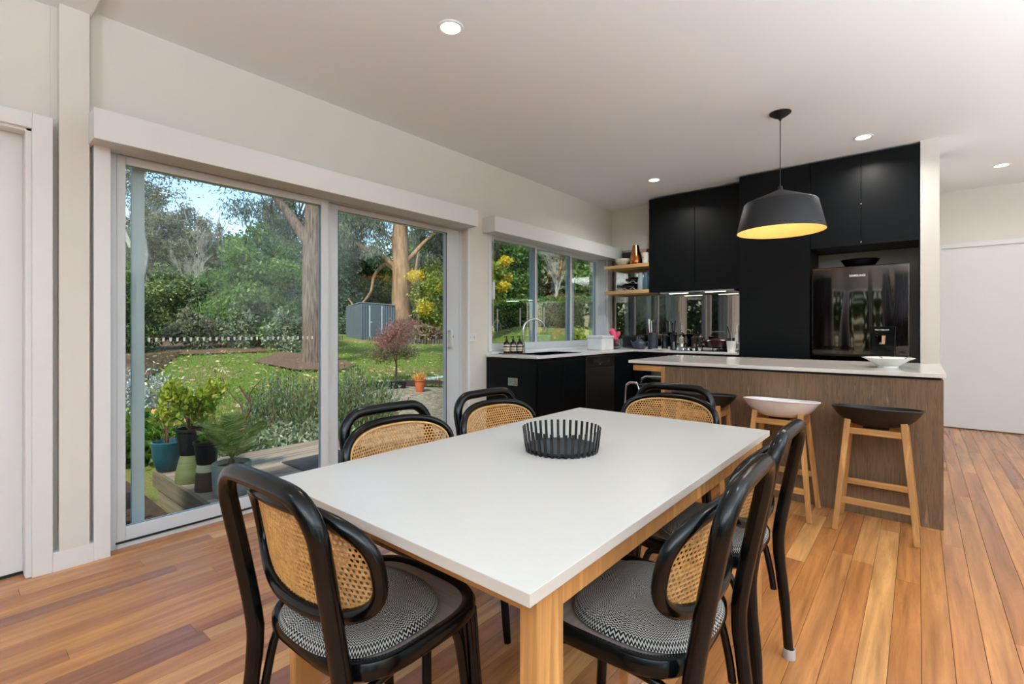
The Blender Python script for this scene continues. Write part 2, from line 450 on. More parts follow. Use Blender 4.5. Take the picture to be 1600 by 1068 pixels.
# ---- left-hand flush door, its architrave and the panelled pilaster
dr = struct(box('door_1', (-3.255, -0.76, 0.012), (-3.232, 0.272, 2.062), trim_m, bevel=0.002))
struct(box('trim_1', (-3.26, 0.272, 0), (-3.150, 0.300, 2.10), trim_m, bevel=0.004))         # door jamb
struct(box('trim_2', (-3.16, 0.293, 0), (-3.130, 0.364, 2.145), trim_m, bevel=0.004))        # architrave leg
b = MB(); b.box((-3.26, -0.75, 2.062), (-3.150, 0.30, 2.09)); b.box((-3.16, -0.80, 2.075), (-3.130, 0.293, 2.145)); struct(b.build('trim_3', trim_m, bevel=0.003))
b = MB(); b.box((-3.22, 0.362, 0), (-3.19, 0.505, 2.70)); b.box((-3.22, 0.505, 0), (-3.19, 0.58, 2.05)); struct(b.build('trim_4', wall_m))                         # backing in the grooves
struct(box('trim_5', (-3.19, 0.385, 0.09), (-3.131, 0.496, 2.70), wall_m, bevel=0.002))      # centre board
struct(box('trim_6', (-3.19, 0.364, 0), (-3.131, 0.511, 0.092), trim_m, bevel=0.001))        # bottom rail
struct(box('trim_7', (-3.19, 0.511, 0), (-3.130, 0.577, 2.10), trim_m, bevel=0.002))         # board beside the sliding door
struct(box('trim_8', (-3.26, -0.76, 0.0), (-3.228, 0.272, 0.010), dark_gap))

# ---- sliding glass door
d2 = bpy.data.objects.new('window_1', None); COL.objects.link(d2); struct(d2)
def frame_rect(b, y0, y1, z0, z1, x0, x1, wl, wr, wt, wb):
    b.box((x0, y0, z0), (x1, y0+wl, z1)); b.box((x0, y1-wr, z0), (x1, y1, z1))
    b.box((x0, y0+wl, z1-wt), (x1, y1-wr, z1)); b.box((x0, y0+wl, z0), (x1, y1-wr, z0+wb)); return b
frame_rect(MB(), 0.585, 3.165, 0.0, 2.10, -3.38, -3.265, 0.03, 0.03, 0.035, 0.03).box((-3.264, 0.585, 0), (-3.205, 0.615, 2.10)).box((-3.264, 0.616, 0), (-3.205, 3.165, 0.028)).box((-3.264, 0.616, 2.065), (-3.225, 3.165, 2.10)).build('door_frame', alu_m, d2, bevel=0.002)
box('floor_track', (-3.22, 0.61, 0.028), (-3.195, 3.07, 0.036), dark_gap, d2)
s1 = frame_rect(MB(), 0.615, 1.80, 0.034, 2.062, -3.245, -3.205, 0.038, 0.055, 0.045, 0.072).build('sash', alu_m, d2, bevel=0.003)
box('glass_pane', (-3.226, 0.653, 0.10), (-3.222, 1.747, 2.018), glass_m, s1)
sb = frame_rect(MB(), 0.650, 1.748, 0.103, 2.02, -3.2205, -3.2195, 0.004, 0.005, 0.004, 0.005).build('glazing_seal', dark_gap, s1)
s2 = frame_rect(MB(), 1.80, 3.134, 0.034, 2.062, -3.315, -3.27, 0.113, 0.154, 0.045, 0.072).build('sash', alu_m, d2, bevel=0.003)
box('glass_pane', (-3.298, 1.91, 0.10), (-3.294, 2.984, 2.02), glass_m, s2)
frame_rect(MB(), 1.911, 2.982, 0.102, 2.02, -3.2693, -3.2683, 0.003, 0.008, 0.004, 0.005).build('glazing_seal', dark_gap, s2)
box('interlock_stile', (-3.268, 1.801, 0.034), (-3.215, 1.812, 2.062), alu_m, d2, bevel=0.002)
# outer fly-screen frame standing a little outside the first sash
s3 = frame_rect(MB(), 0.7035, 1.86, 0.04, 2.06, -3.35, -3.325, 0.0585, 0.03, 0.02, 0.02).build('screen_frame', alu_m, d2, bevel=0.002)
b = MB()
for i in range(29):
    yy = 0.752+i*0.0332; b.box((-3.2215, yy, 1.080), (-3.2205, yy+0.011, 1.101))
b.build('safety_decal', decal_m, s1)
hx = -3.205; hd = MB(); hd.box((-3.27, 3.005, 0.975), (-3.240, 3.035, 1.14)); h1 = hd.build('door_handle', trim_m, s2, bevel=0.006)
MB().tube(bez([(-3.255, 2.995, 0.985), (-3.20, 2.978, 0.99), (-3.19, 2.972, 1.06), (-3.20, 2.978, 1.13), (-3.255, 2.995, 1.135)], 6), 0.009, 8).build('pull_bar', trim_m, h1, smooth=True)
box('lock_knob', (-3.24, 3.012, 1.07), (-3.228, 3.027, 1.09), dark_gap, h1)
struct(box('trim_9', (-3.2, 3.166, 0.0), (-3.183, 3.186, 2.10), trim_m, bevel=0.002))
struct(box('trim_10', (-3.2, 3.188, 0.0), (-3.187, 3.20, 2.10), trim_m, bevel=0.002))

# ---- kitchen sliding window
w2 = bpy.data.objects.new('window_2', None); COL.objects.link(w2); struct(w2)
frame_rect(MB(), 3.50, 5.80, 0.93, 2.10, -3.37, -3.21, 0.022, 0.03, 0.03, 0.022).build('window_frame', alu_m, w2, bevel=0.002)
for i, (a, c, xx, wl, wr) in enumerate(((3.522, 4.285, -3.235, 0.03, 0.03), (4.27, 5.06, -3.275, 0.035, 0.035), (5.02, 5.77, -3.315, 0.04, 0.07))):
    s = frame_rect(MB(), a, c, 0.952, 2.075, xx-0.03, xx, wl, wr, 0.035, 0.055).build('sash', alu_m, w2, bevel=0.002)
    box('glass_pane', (xx-0.017, a+wl, 1.007), (xx-0.013, c-wr, 2.04), glass_m, s)
    frame_rect(MB(), a+wl-0.002, c-wr+0.002, 1.005, 2.042, xx-0.006, xx-0.004, 0.003, 0.008, 0.004, 0.004).build('glazing_seal', dark_gap, s)
for a, c_ in ((4.32, 0.13), (5.13, 0.08)): box('screen_stile', (-3.365, a, 0.955), (-3.34, a+c_, 2.08), alu_m, w2, bevel=0.002)
box('sill', (-3.37, 3.50, 0.906), (-3.19, 5.80, 0.930), trim_m, w2, bevel=0.002)
box('latch', (-3.205, 3.515, 1.44), (-3.185, 3.545, 1.61), trim_m, w2, bevel=0.006)
struct(box('trim_11', (-3.2, 3.455, 0.93), (-3.188, 3.50, 2.10), trim_m, bevel=0.001))
struct(box('trim_12', (-3.2, 5.80, 0.93), (-3.188, 5.86, 2.10), trim_m, bevel=0.001))

# ---- blind pelmets (boxed valances)
pm = plain('pelmet_paint', '#dddfdf', 0.5, c2='#dee0e0')
def pelmet(y0, y1, z0, z1, x1, label):
    t = thing('blind_pelmet', label, 'pelmet', (WX, y0, z0))
    x1 = x1-WX; L = y1-y0; h = z1-z0
    box('front_board', (x1-0.018, 0, 0), (x1, L, h), pm, t, bevel=0.0015)
    box('end_board', (0.0, 0, 0), (x1-0.018, 0.018, h), pm, t, bevel=0.0015)
    box('end_board', (0.0, L-0.018, 0), (x1-0.018, L, h), pm, t, bevel=0.0015)
    box('top_board', (0.0, 0.018, h-0.016), (x1-0.018, L-0.018, h), pm, t)
    box('bottom_rail', (0.003, 0.02, 0.004), (x1-0.022, L-0.02, 0.012), alu_m, t)  # pale board added to lighten the brown shade under the pelmet
    MB().tube([(x1*0.5, 0.03, h*0.45), (x1*0.5, L-0.03, h*0.45)], 0.028, 16).build('blind_roll', pm, t, smooth=True)
pelmet(0.491, 3.112, 2.058, 2.205, -3.0, 'long white boxed blind pelmet above the sliding glass door')
pelmet(3.38, 5.925, 2.066, 2.215, -3.04, 'white boxed blind pelmet above the kitchen window')
t = tag(MB().tube(bez([(-3.165, 3.47, 2.06), (-3.165, 3.47, 1.5), (-3.165, 3.472, 1.19), (-3.165, 3.482, 1.175), (-3.165, 3.492, 1.19), (-3.165, 3.49, 1.5), (-3.165, 3.49, 2.06)], 5), 0.0025, 6).build('blind_chain', alu_m, smooth=True), 'thin looped roller blind chain hanging left of the kitchen window', 'blind chain')

# ---- corridor door on the right
struct(box('door_2', (0.200, 7.60, 0.012), (1.17, 7.64, 2.07), trim_m, bevel=0.002))
b = MB(); b.box((0.165, 7.585, 0), (0.205, 7.625, 2.14)); b.box((0.205, 7.585, 2.085), (1.27, 7.625, 2.14)); b.box((0.205, 7.605, 2.07), (1.2, 7.64, 2.084)); b.box((1.19, 7.585, 0), (1.27, 7.625, 2.085))
struct(b.build('trim_13', trim_m, bevel=0.002))
struct(box('trim_14', (0.205, 7.60, 0.0), (1.19, 7.64, 0.010), plain('door_sill_timber', '#5a3a20', 0.6)))

# ---- sockets
def socket(name, loc, rz, label, m, wdt=0.115, hgt=0.072):
    t = thing(name, label, 'power outlet', loc, rz)
    box('plate', (-wdt/2, -0.009, -hgt/2), (wdt/2, 0.0, hgt/2), m, t, bevel=0.003)
    for sx in (-0.028, 0.028):
        b = MB(); b.box((sx-0.007, -0.0098, -0.002), (sx-0.004, -0.009, 0.008)); b.box((sx+0.004, -0.0098, -0.002), (sx+0.007, -0.009, 0.008)); b.box((sx-0.0015, -0.0098, -0.014), (sx+0.0015, -0.009, -0.006)); b.build('pin_slots', dark_gap, t)
        box('switch', (sx-0.005, -0.011, 0.016), (sx+0.005, -0.009, 0.027), m, t)
socket('power_outlet', (WX, 3.23, 1.07), PI/2, 'white double power outlet on wall between glass door and kitchen window', trim_m)
socket('power_outlet', (-2.85, 3.42, 0.665), 0, 'silver double power outlet on the black end panel of the sink bench', steel_m)

# ---- rear room things the fridge and mirror pick up
cur_m = plain('grey_curtain_cloth', '#3b3a3c', 0.9)
def curtain(y, x0, x1, label):
    pts = []; n = 60
    for i in range(n+1):
        x = x0+(x1-x0)*i/n; pts.append((x, y+0.035*math.sin(i*1.3)))
    out = pts+[(x, yy+0.004) for x, yy in reversed(pts)]
    tag(MB().prism(out, 0.03, 2.4).build('curtain', cur_m, smooth=True), label, 'curtain')
curtain(-3.5, -0.62, 0.85, 'charcoal curtain on the rear wall between the two rear windows')
curtain(-3.5, -2.6, -1.6, 'charcoal curtain on the rear wall left of the narrow rear window')
for i, (x0, x1, z0) in enumerate(((-1.55, -0.65, 0.55), (0.9, 2.9, 0.0))):
    wn = bpy.data.objects.new('window_%d' % (i+3), None); COL.objects.link(wn); struct(wn)
    b = MB(); y0, y1 = -3.7, -3.65
    b.box((x0, y0, z0), (x0+0.04, y1, 2.12)); b.box((x1-0.04, y0, z0), (x1, y1, 2.12)); b.box((x0+.04, y0, 2.08), (x1-.04, y1, 2.12)); b.box((x0+.04, y0, z0), (x1-.04, y1, z0+0.05))
    b.build('window_frame', alu_m, wn); box('glass_pane', (x0+.04, -3.68, z0+.05), (x1-.04, -3.676, 2.08), glass_m, wn)
for i, (a, c) in enumerate(((-2.6, -0.6), (1.2, 3.4))):  # unseen right-wall windows, added to let in daylight
    wn = bpy.data.objects.new('window_%d' % (i+5), None); COL.objects.link(wn); struct(wn)
    b = MB(); x0, x1 = 3.95, 4.0
    b.box((x0, a, 0), (x1, a+.04, 2.15)); b.box((x0, c-.04, 0), (x1, c, 2.15)); b.box((x0, a+.04, 2.11), (x1, c-.04, 2.15)); b.box((x0, a+.04, 0), (x1, c-.04, .05)); b.box((x0, (a+c)/2-.03, .05), (x1, (a+c)/2+.03, 2.11))
    b.build('window_frame', alu_m, wn); box('glass_pane', (3.973, a+.04, .05), (3.977, c-.04, 2.11), glass_m, wn)

# ---- ceiling downlights
lens_m = emit_mat('lamp_lens', '#fff6ea', 9.0)
def downlight(x, y, label, watts=LAMP_W, z=ZC):
    t = thing('downlight', label, 'downlight', (x, y, z), 0, 'recessed ceiling downlights')
    MB().lathe([(0.052, 0.0), (0.052, -0.004), (0.066, -0.006), (0.070, -0.003), (0.070, 0.0)], seg=28, cap0=False, cap1=False).build('rim', trim_m, t, smooth=True)
    MB().lathe([(0.0515, 0.0), (0.0515, -0.0025), (0.0005, -0.0035)], seg=28, cap0=False, cap1=True).build('lens', lens_m, t, smooth=True)
    l = area('lamp', (0, 0, -0.008), (0, 0, -1), 0.085, watts, WARM, 150); l.parent = t
    return t
downlight(-1.905, 1.766, 'bright round downlight nearest the camera, in the ceiling above the table')
downlight(-2.178, 4.977, 'round downlight in the ceiling in front of the black wall cupboards near the corner', 10.0)
downlight(-0.353, 4.986, 'round downlight in the ceiling in front of the cupboards over the fridge', 10.0)
downlight(0.623, 6.713, 'round downlight in the corridor ceiling, farthest right')
for i, (x, y) in enumerate(((0.35, 1.75), (2.4, 1.75), (2.4, 4.9), (-1.9, -1.2), (0.35, -1.2), (2.4, -1.2))):
    if y > 0.5: downlight(x, y, 'round ceiling downlight out of the frame to the right')
    else: downlight(x, y, 'round ceiling downlight behind the camera', z=2.70)
# uplighters added out of view as bounce fill to brighten the ceiling
upm = plain('uplighter_metal', '#2a2a2c', 0.4)
for i, (x, y, wt) in enumerate(((1.9, -0.9, 1.05), (0.2, -2.5, 0.9), (2.2, 2.0, 0.62), (3.1, 4.7, 0.42))):
    t = thing('floor_uplighter', ['black floor uplighter standing behind the camera to the right', 'black floor uplighter by the rear wall', 'black floor uplighter right of the dining table, out of frame', 'black floor uplighter by the right-hand wall'][i], 'floor lamp', (x, y, 0))
    MB().lathe([(0.15, 0), (0.15, 0.02), (0.02, 0.035)], seg=28).build('base', upm, t, smooth=True)
    MB().tube([(0, 0, 0.03), (0, 0, 1.0)], 0.012, 10).build('pole', upm, t, smooth=True)
    MB().lathe([(0.03, 0.98), (0.2, 1.10), (0.195, 1.10), (0.03, 0.99)], seg=28, cap0=True, cap1=True).build('lamp_shade', upm, t, smooth=True)
    l = area('lamp', (0, 0, 1.11), (0, 0, 1), 0.38, FILL_UPLIGHT_W*wt, (0.74, 0.88, 1.0), 160); l.parent = t
# ------------------------------------------------------------------ kitchen joinery
def cab(name, label, a, b_, doors, front, loc_note=None, m=black_cab, kick=0.1, cat='cabinet'):
    """carcass box from a to b_; doors: list of boxes laid on the front face"""
    t = thing(name, label, cat, (a[0], a[1], a[2]))
    o = Vector(a); s = Vector(b_)-o
    box('body', (0, 0, kick), tuple(s), m, t)
    if kick: box('kickboard', (0.0, 0.03, 0.0), (s.x-(0.05 if front == 'x' else 0), s.y, kick), m, t)
    for d0, d1 in doors: box('door', tuple(Vector(d0)-o), tuple(Vector(d1)-o), m, t, bevel=0.0015)
    return t
XF = -2.60
cab('base_cabinet', 'black base cabinet under the sink, at the open end of the window bench', (-3.195, 3.43, 0), (XF, 4.24, 0.872),
    [((XF, 3.45, 0.10), (XF+0.018, 3.842, 0.85)), ((XF, 3.846, 0.10), (XF+0.018, 4.236, 0.85))], 'x')
cab('base_cabinet', 'black corner base cabinet right of the dishwasher', (-3.195, 4.85, 0), (XF, 5.92, 0.872),
    [((XF, 4.853, 0.10), (XF+0.018, 5.30, 0.85))], 'x')
dwm = plain('dark_dishwasher_steel', '#5c5856', 0.24, metal=0.9, c2='#625e5c', scale=3, stretch=(20, 1, 1))
t = thing('dishwasher', 'dark steel dishwasher with a recessed control strip under the window bench', 'dishwasher', (XF-0.55, 4.246, 0))
box('body', (0, 0.003, 0.05), (0.55, 0.597, 0.865), dwm, t)
box('door', (0.551, 0.004, 0.12), (0.572, 0.594, 0.745), dwm, t, bevel=0.003)
cp = box('control_panel', (0.551, 0.004, 0.752), (0.574, 0.594, 0.868), dwm, t, bevel=0.003)
box('handle_recess', (0.5735, 0.14, 0.800), (0.5755, 0.49, 0.842), dark_gap, cp)
box('start_button', (0.5735, 0.27, 0.770), (0.5775, 0.33, 0.792), chrome_m, cp, bevel=0.004)
box('display', (0.5735, 0.40, 0.812), (0.5770, 0.455, 0.835), steel_m, cp)
ZB = 0.905
bt = MB(); bt.prism([(-3.195, 3.42), (-2.58, 3.42), (-2.58, 5.31), (-1.436, 5.31), (-1.436, 5.92), (-3.195, 5.92)], ZB-0.022, ZB)
tag(bt.build('benchtop', bench_m, bevel=0.002), 'thin pale stone L-shaped benchtop under the kitchen window', 'benchtop')
cab('base_cabinet', 'black base cabinet below the cooktop beside the tall cupboard', (-2.59, 5.34, 0), (-1.44, 5.92, 0.872),
    [((-1.75, 5.322, 0.10), (-1.44, 5.34, 0.85)), ((-2.36, 5.322, 0.72), (-1.756, 5.34, 0.85))], 'y')
t = thing('oven', 'stainless steel oven built in under the cooktop', 'oven', (-2.36, 5.305, 0.11))
box('door', (0, 0, 0), (0.6, 0.034, 0.46), plain('oven_glass', '#15171a', 0.1), t, bevel=0.003)
cp = box('control_panel', (0, 0, 0.465), (0.6, 0.034, 0.59), steel_m, t, bevel=0.003)
MB().tube([(0.04, -0.03, 0.42), (0.56, -0.03, 0.42)], 0.009, 10).bar((0.06, -0.03, 0.42), (0.06, 0, 0.42), 0.012).bar((0.54, -0.03, 0.42), (0.54, 0, 0.42), 0.012).build('handle', steel_m, t, smooth=True)

YT = 5.40
t = thing('tall_cabinet', 'tall black pantry cupboard left of the fridge, floor to ceiling', 'cabinet', (-1.434, YT, 0))
box('body', (0, 0.02, 0.0), (0.637, 0.52, 2.735), black_cab, t)
box('door', (0.002, 0, 0.10), (0.635, 0.019, 2.725), black_cab, t, bevel=0.0015)
t = thing('overhead_cabinet', 'black cupboard with two doors above the fridge', 'cabinet', (-0.795, YT, 1.912))
box('body', (0, 0.02, 0.0), (0.803, 0.52, 0.823), black_cab, t)
for x0, x1 in ((0.003, 0.394), (0.398, 0.795)): box('door', (x0, 0, 0.0), (x1, 0.019, 0.815), black_cab, t, bevel=0.0015)
box('side_panel', (0.797, 0.0, -1.912), (0.803, 0.52, 0.0), black_cab, t)
for z in (0.02, 0.365): MB().box((0.3935, -0.001, z), (0.3985, 0.001, z+0.012)).build('door_stop', trim_m, t)
t = thing('wall_cabinet', 'black wall cupboard with two doors above the cooktop', 'cabinet', (-2.525, 5.62, 1.60))
box('body', (0, 0.02, 0.0), (1.088, 0.298, 1.13), black_cab, t)
for x0, x1 in ((0.0, 0.550), (0.554, 1.088)): box('door', (x0, 0, -0.006), (x1, 0.019, 1.125), black_cab, t, bevel=0.0015)
t = thing('rangehood', 'slim steel rangehood with two lit strips under the wall cupboard', 'rangehood', (-2.39, 5.64, 1.572))
box('body', (0, 0, 0), (0.84, 0.27, 0.02), steel_m, t, bevel=0.002)
hl = emit_mat('hood_lamp', '#e6fff8', 5.0)
for x0 in (0.10, 0.52): box('lamp_strip', (x0, 0.02, -0.003), (x0+0.22, 0.05, 0.0), hl, t)
b = MB()
for k in range(5): b.box((0.36+k*0.022, 0.03, -0.004), (0.376+k*0.022, 0.05, 0))
b.build('button_row', dark_gap, t)
for x0 in (-2.18, -1.75): area('hood_light', (x0, 5.69, 1.562), (0, 0.2, -1), 0.12, 1.0, (0.85, 1.0, 0.97), 150)
tag(box('splashback', (-3.19, 5.921, 0.93), (-1.436, 5.928, 2.19), mirror_m), 'bronze mirrored splashback behind the cooktop and shelves', 'splashback')

# fridge
frm = plain('dark_gloss_fridge', '#544e4b', 0.04, c2='#56504d', scale=1.0, metal=1.0)
k_nt = frm.node_tree  # a slow waviness in the pressed door skin
bs = k_nt.nodes['Principled BSDF']; tc = k_nt.nodes.new('ShaderNodeTexCoord'); mp = k_nt.nodes.new('ShaderNodeMapping'); mp.inputs['Scale'].default_value = (5.5, 5, 0.7)
nz = k_nt.nodes.new('ShaderNodeTexNoise'); nz.inputs['Scale'].default_value = 1.0; nz.inputs['Detail'].default_value = 1.0
bp = k_nt.nodes.new('ShaderNodeBump'); bp.inputs['Strength'].default_value = 0.22; bp.inputs['Distance'].default_value = 0.02
k_nt.links.new(tc.outputs['Object'], mp.inputs[0]); k_nt.links.new(mp.outputs[0], nz.inputs['Vector']); k_nt.links.new(nz.outputs['Fac'], bp.inputs['Height']); k_nt.links.new(bp.outputs[0], bs.inputs['Normal'])
t = thing('fridge', 'dark glossy fridge freezer with a water dispenser in its door', 'fridge', (-0.779, 5.36, 0))
box('body', (0.005, 0.06, 0.02), (0.72, 0.54, 1.715), plain('fridge_side', '#202124', 0.4), t, bevel=0.004)
box('door', (0, 0, 0.72), (0.724, 0.055, 1.722), frm, t, bevel=0.012)
box('freezer_door', (0, 0, 0.05), (0.724, 0.055, 0.71), frm, t, bevel=0.012)
wdm = plain('dispenser_gloss_black', '#07090a', 0.08)
dd = box('water_dispenser', (0.452, -0.022, 0.80), (0.628, 0.0, 1.172), wdm, t, bevel=0.008)
box('hood_panel', (0.448, -0.045, 1.105), (0.630, -0.022, 1.172), wdm, dd, bevel=0.004)
MB().lathe([(0.028, 0.0), (0.036, 0.006), (0.042, 0.075), (0.044, 0.08)], (0.525, -0.035, 1.012), 20).build('chrome_paddle', chrome_m, dd, smooth=True)
txm = plain('printed_white', '#e8e8ea', 0.4)
def text(body, size, loc, rot, m, parent, ext=0.0006, name='lettering', align='CENTER', bold=0.0):
    c = bpy.data.curves.new(name, 'FONT'); c.body = body; c.size = size; c.extrude = ext; c.align_x = align; c.align_y = 'CENTER'; c.offset = bold
    tmp = bpy.data.objects.new('tmp', c); COL.objects.link(tmp); bpy.context.view_layer.update()
    me = bpy.data.meshes.new_from_object(tmp.evaluated_get(bpy.context.evaluated_depsgraph_get())); bpy.data.objects.remove(tmp)
    me.name = name; me.materials.clear(); me.materials.append(m); o = bpy.data.objects.new(name, me); COL.objects.link(o)
    o.location = loc; o.rotation_euler = rot; o.parent = parent; return o
text('SAMSUNG', 0.026, (0.355, -0.001, 1.632), (PI/2, 0, 0), txm, t, bold=0.0006)
text('Water Dispenser', 0.014, (0.535, -0.0455, 1.142), (PI/2, 0, 0), txm, dd, bold=0.0004)
t2 = thing('black_bowl', 'black oval bowl resting on top of the fridge', 'bowl', (-0.42, 5.58, 1.718))
MB().lathe([(0.085, 0.0), (0.10, 0.004), (0.152, 0.078), (0.148, 0.080), (0.09, 0.012), (0.001, 0.010)], seg=36, cap1=False).build('bowl_body', plain('black_ceramic', '#060607', 0.25), t2, smooth=True)

# shelves
for i, (z, lab) in enumerate(((1.962, 'upper oak wall shelf in the corner beside the black wall cupboard'), (1.637, 'lower oak wall shelf in the corner beside the black wall cupboard'))):
    t = tag(box('wall_shelf', (-3.14, 5.62, z-0.042), (-2.528, 5.92, z), shelf_m, bevel=0.002), lab, 'shelf')

# ------------------------------------------------------------------ things on the shelves and benches
def item(name, label, cat, loc, prof, m, part='body', seg=28, group=None, rz=0, cap1=True, sx=1, sy=1):
    t = thing(name, label, cat, loc, rz, group)
    MB().lathe(prof, seg=seg, cap1=cap1, sx=sx, sy=sy).build(part, m, t, smooth=True); return t
def hollow(r0, r1, h, wall=0.004, foot=0.0, curve=None):
    """profile of an open vessel"""
    pr = [(r0, 0), (r0+0.001, 0.003)]; n = 8
    fn = curve or (lambda s: r0+(r1-r0)*s)
    for i in range(1, n+1): s = i/n; pr.append((fn(s), h*s))
    pr.append((fn(1)-wall*0.5, h+wall*0.3))
    for i in range(n, 0, -1): s = i/n; pr.append((max(0.002, fn(s)-wall), max(wall, h*s)))
    pr.append((0.001, wall)); return pr
US = 1.962; LS = 1.637
cream = plain('cream_glaze', '#ded8c4', 0.25, c2='#cfd5c4'); copper = plain('copper', '#c9844f', 0.18, metal=1.0, c2='#b8703e')
white_c = plain('white_ceramic', '#dddcd8', 0.2); greyb = plain('grey_blue_glaze', '#9fb0b8', 0.3); blueb = plain('steel_blue_glaze', '#4f6d80', 0.3)
blackg = plain('black_bottle_glass', '#050607', 0.05); matte_black = plain('matte_black', '#0c0d10', 0.45); darkslate = plain('dark_slate_glaze', '#323a42', 0.35)
red_m = plain('red_heart', '#a01f26', 0.4)
item('serving_bowl', 'cream bowl on the upper oak shelf next to the pelmet', 'bowl', (-2.93, 5.72, US), hollow(0.045, 0.098, 0.085, curve=lambda s: 0.045+0.053*math.sin(s*PI/2)), cream, 'bowl_body')
item('copper_vase', 'tapered shiny copper jug on the upper oak shelf', 'jug', (-2.745, 5.72, US), [(0.055, 0), (0.072, 0.01), (0.078, 0.05), (0.064, 0.12), (0.046, 0.20), (0.038, 0.245), (0.034, 0.245), (0.042, 0.2), (0.05, 0.12)], copper, 'jug_body')
t = item('mug', 'white mug with a red heart on the upper oak shelf', 'mug', (-2.607, 5.71, US), hollow(0.042, 0.050, 0.135), white_c, 'mug_body')
MB().tube(bez([(0.047, 0, 0.11), (0.08, 0, 0.10), (0.08, 0, 0.05), (0.045, 0, 0.03)], 6), 0.006, 8).build('handle', white_c, t, smooth=True)
hb = MB(); hp = []
for i in range(20):
    a = 2*PI*i/20; hp.append((0.0085*(16*math.sin(a)**3)/16*1.1, 0.0085*(13*math.cos(a)-5*math.cos(2*a)-2*math.cos(3*a)-math.cos(4*a))/16*1.1))
hb.add([(-0.012+x, -0.0475, 0.075+y) for x, y in hp]+[(-0.012+x, -0.0495, 0.075+y) for x, y in hp], [tuple(range(20)), tuple(reversed(range(20, 40)))]+[(i, (i+1) % 20, 20+(i+1) % 20, 20+i) for i in range(20)])
hb.build('heart_motif', red_m, t)
tag(box('photo_frame', (-3.02, 5.885, US), (-2.80, 5.90, US+0.20), plain('dark_frame', '#2b2824', 0.5), bevel=0.002), 'dark little board leaning behind the cream bowl on the upper shelf', 'board')
for i, (x, y) in enumerate(((-2.55, 5.86), (-2.66, 5.86))):
    item('drinking_glass', ['dark tumbler behind the heart mug on the upper shelf', 'dark tumbler between the copper jug and heart mug'][i], 'glass', (x, y, US), hollow(0.03, 0.034, 0.17), plain('smoked_glass', '#4a443d', 0.1), 'tumbler_body')
def bottle_on_side(x, y, z, dx, label):
    t = thing('wine_bottle', label, 'bottle', (x, y, z), 0, 'wine bottles lying in the wire rack')
    b = MB(); pr = [(0.001, 0), (0.036, 0.004), (0.0375, 0.02), (0.0375, 0.17), (0.030, 0.20), (0.0145, 0.225), (0.014, 0.285), (0.0155, 0.287), (0.0155, 0.30), (0.001, 0.30)]
    b.lathe(pr, seg=20, cap0=False, cap1=False); b.v = [(dx*v[2]*0.75, v[0]-v[2]*0.35, v[1]) for v in b.v]
    b.build('bottle_body', blackg, t, smooth=True); return t
bottle_on_side(-2.80, 5.86, LS+0.062, -1, 'dark wine bottle low in the rack, neck pointing left')
bottle_on_side(-2.73, 5.87, LS+0.062, -0.25, 'dark wine bottle low in the rack, beside the blue-grey carafe')
bottle_on_side(-2.74, 5.86, LS+0.145, -0.7, 'dark wine bottle on top of the stack in the rack')
t = thing('wine_rack', 'clear wavy wine rack on the lower oak shelf', 'rack', (-2.86, 5.72, LS))
acr = plain('clear_acrylic', '#c9dadd', 0.08, spec=0.6)
for zz in (0.012, 0.10):
    for yy in (0.0, 0.14):
        MB().tube([(-0.16+0.34*i/24, yy, zz+0.010+0.014*math.cos(i*0.78)) for i in range(25)], 0.0028, 6).build('wavy_bar', acr, t, smooth=True)
for xx in (-0.16, 0.18):
    for yy in (0.0, 0.14): MB().tube([(xx, yy, 0.0), (xx, yy, 0.125)], 0.004, 6).build('post', acr, t, smooth=True)
for i, (x, mt, lab) in enumerate(((-2.665, greyb, 'pale blue-grey carafe on the lower oak shelf'), (-2.595, blueb, 'darker blue carafe on the lower shelf touching the black cupboard'))):
    item('carafe', lab, 'carafe', (x, 5.69, LS), [(0.034, 0), (0.038, 0.01), (0.038, 0.12), (0.026, 0.16), (0.023, 0.20), (0.026, 0.215), (0.022, 0.215)], mt, 'carafe_body')

# sink bench
amber = plain('amber_glass', '#241109', 0.1, c2='#2f170b'); label_m = plain('cream_label', '#d8cdb2', 0.6); pump_m = plain('black_pump', '#0a0a0b', 0.3)
def soap(x, y, label):
    t = thing('soap_bottle', label, 'soap dispenser', (x, y, ZB+0.006), 0.35, 'amber pump bottles by the sink')
    MB().lathe([(0.028, 0), (0.031, 0.003), (0.031, 0.095), (0.025, 0.112), (0.012, 0.120), (0.012, 0.128)], seg=24).build('bottle_body', amber, t, smooth=True)
    lb = MB(); n = 14; r = 0.0315
    pts = [(r*math.cos(-PI*0.95+PI*0.9*i/n), r*math.sin(-PI*0.95+PI*0.9*i/n)) for i in range(n+1)]
    lb.add([(x_, y_, 0.022) for x_, y_ in pts]+[(x_, y_, 0.085) for x_, y_ in pts], [(i, i+1, n+2+i, n+1+i) for i in range(n)])
    lo = lb.build('label', label_m, t, smooth=True)
    for zz, hh in ((0.060, 0.010), (0.036, 0.004)):
        st = MB(); r2 = 0.0319; p2 = [(r2*math.cos(-PI*0.9+PI*0.8*i/n), r2*math.sin(-PI*0.9+PI*0.8*i/n)) for i in range(n+1)]
        st.add([(x_, y_, zz) for x_, y_ in p2]+[(x_, y_, zz+hh) for x_, y_ in p2], [(i, i+1, n+2+i, n+1+i) for i in range(n)]); st.build('label_band', pump_m, lo)
    MB().lathe([(0.013, 0.126), (0.013, 0.14), (0.005, 0.142), (0.005, 0.158), (0.010, 0.160), (0.010, 0.168)], seg=14).tube([(0, 0, 0.164), (-0.02, -0.022, 0.160)], 0.004, 6).build('pump', pump_m, t, smooth=True)
sp = [atz(u, 549, 0.905) for u in (787, 798, 809)]
base = (-3.06, 3.62)
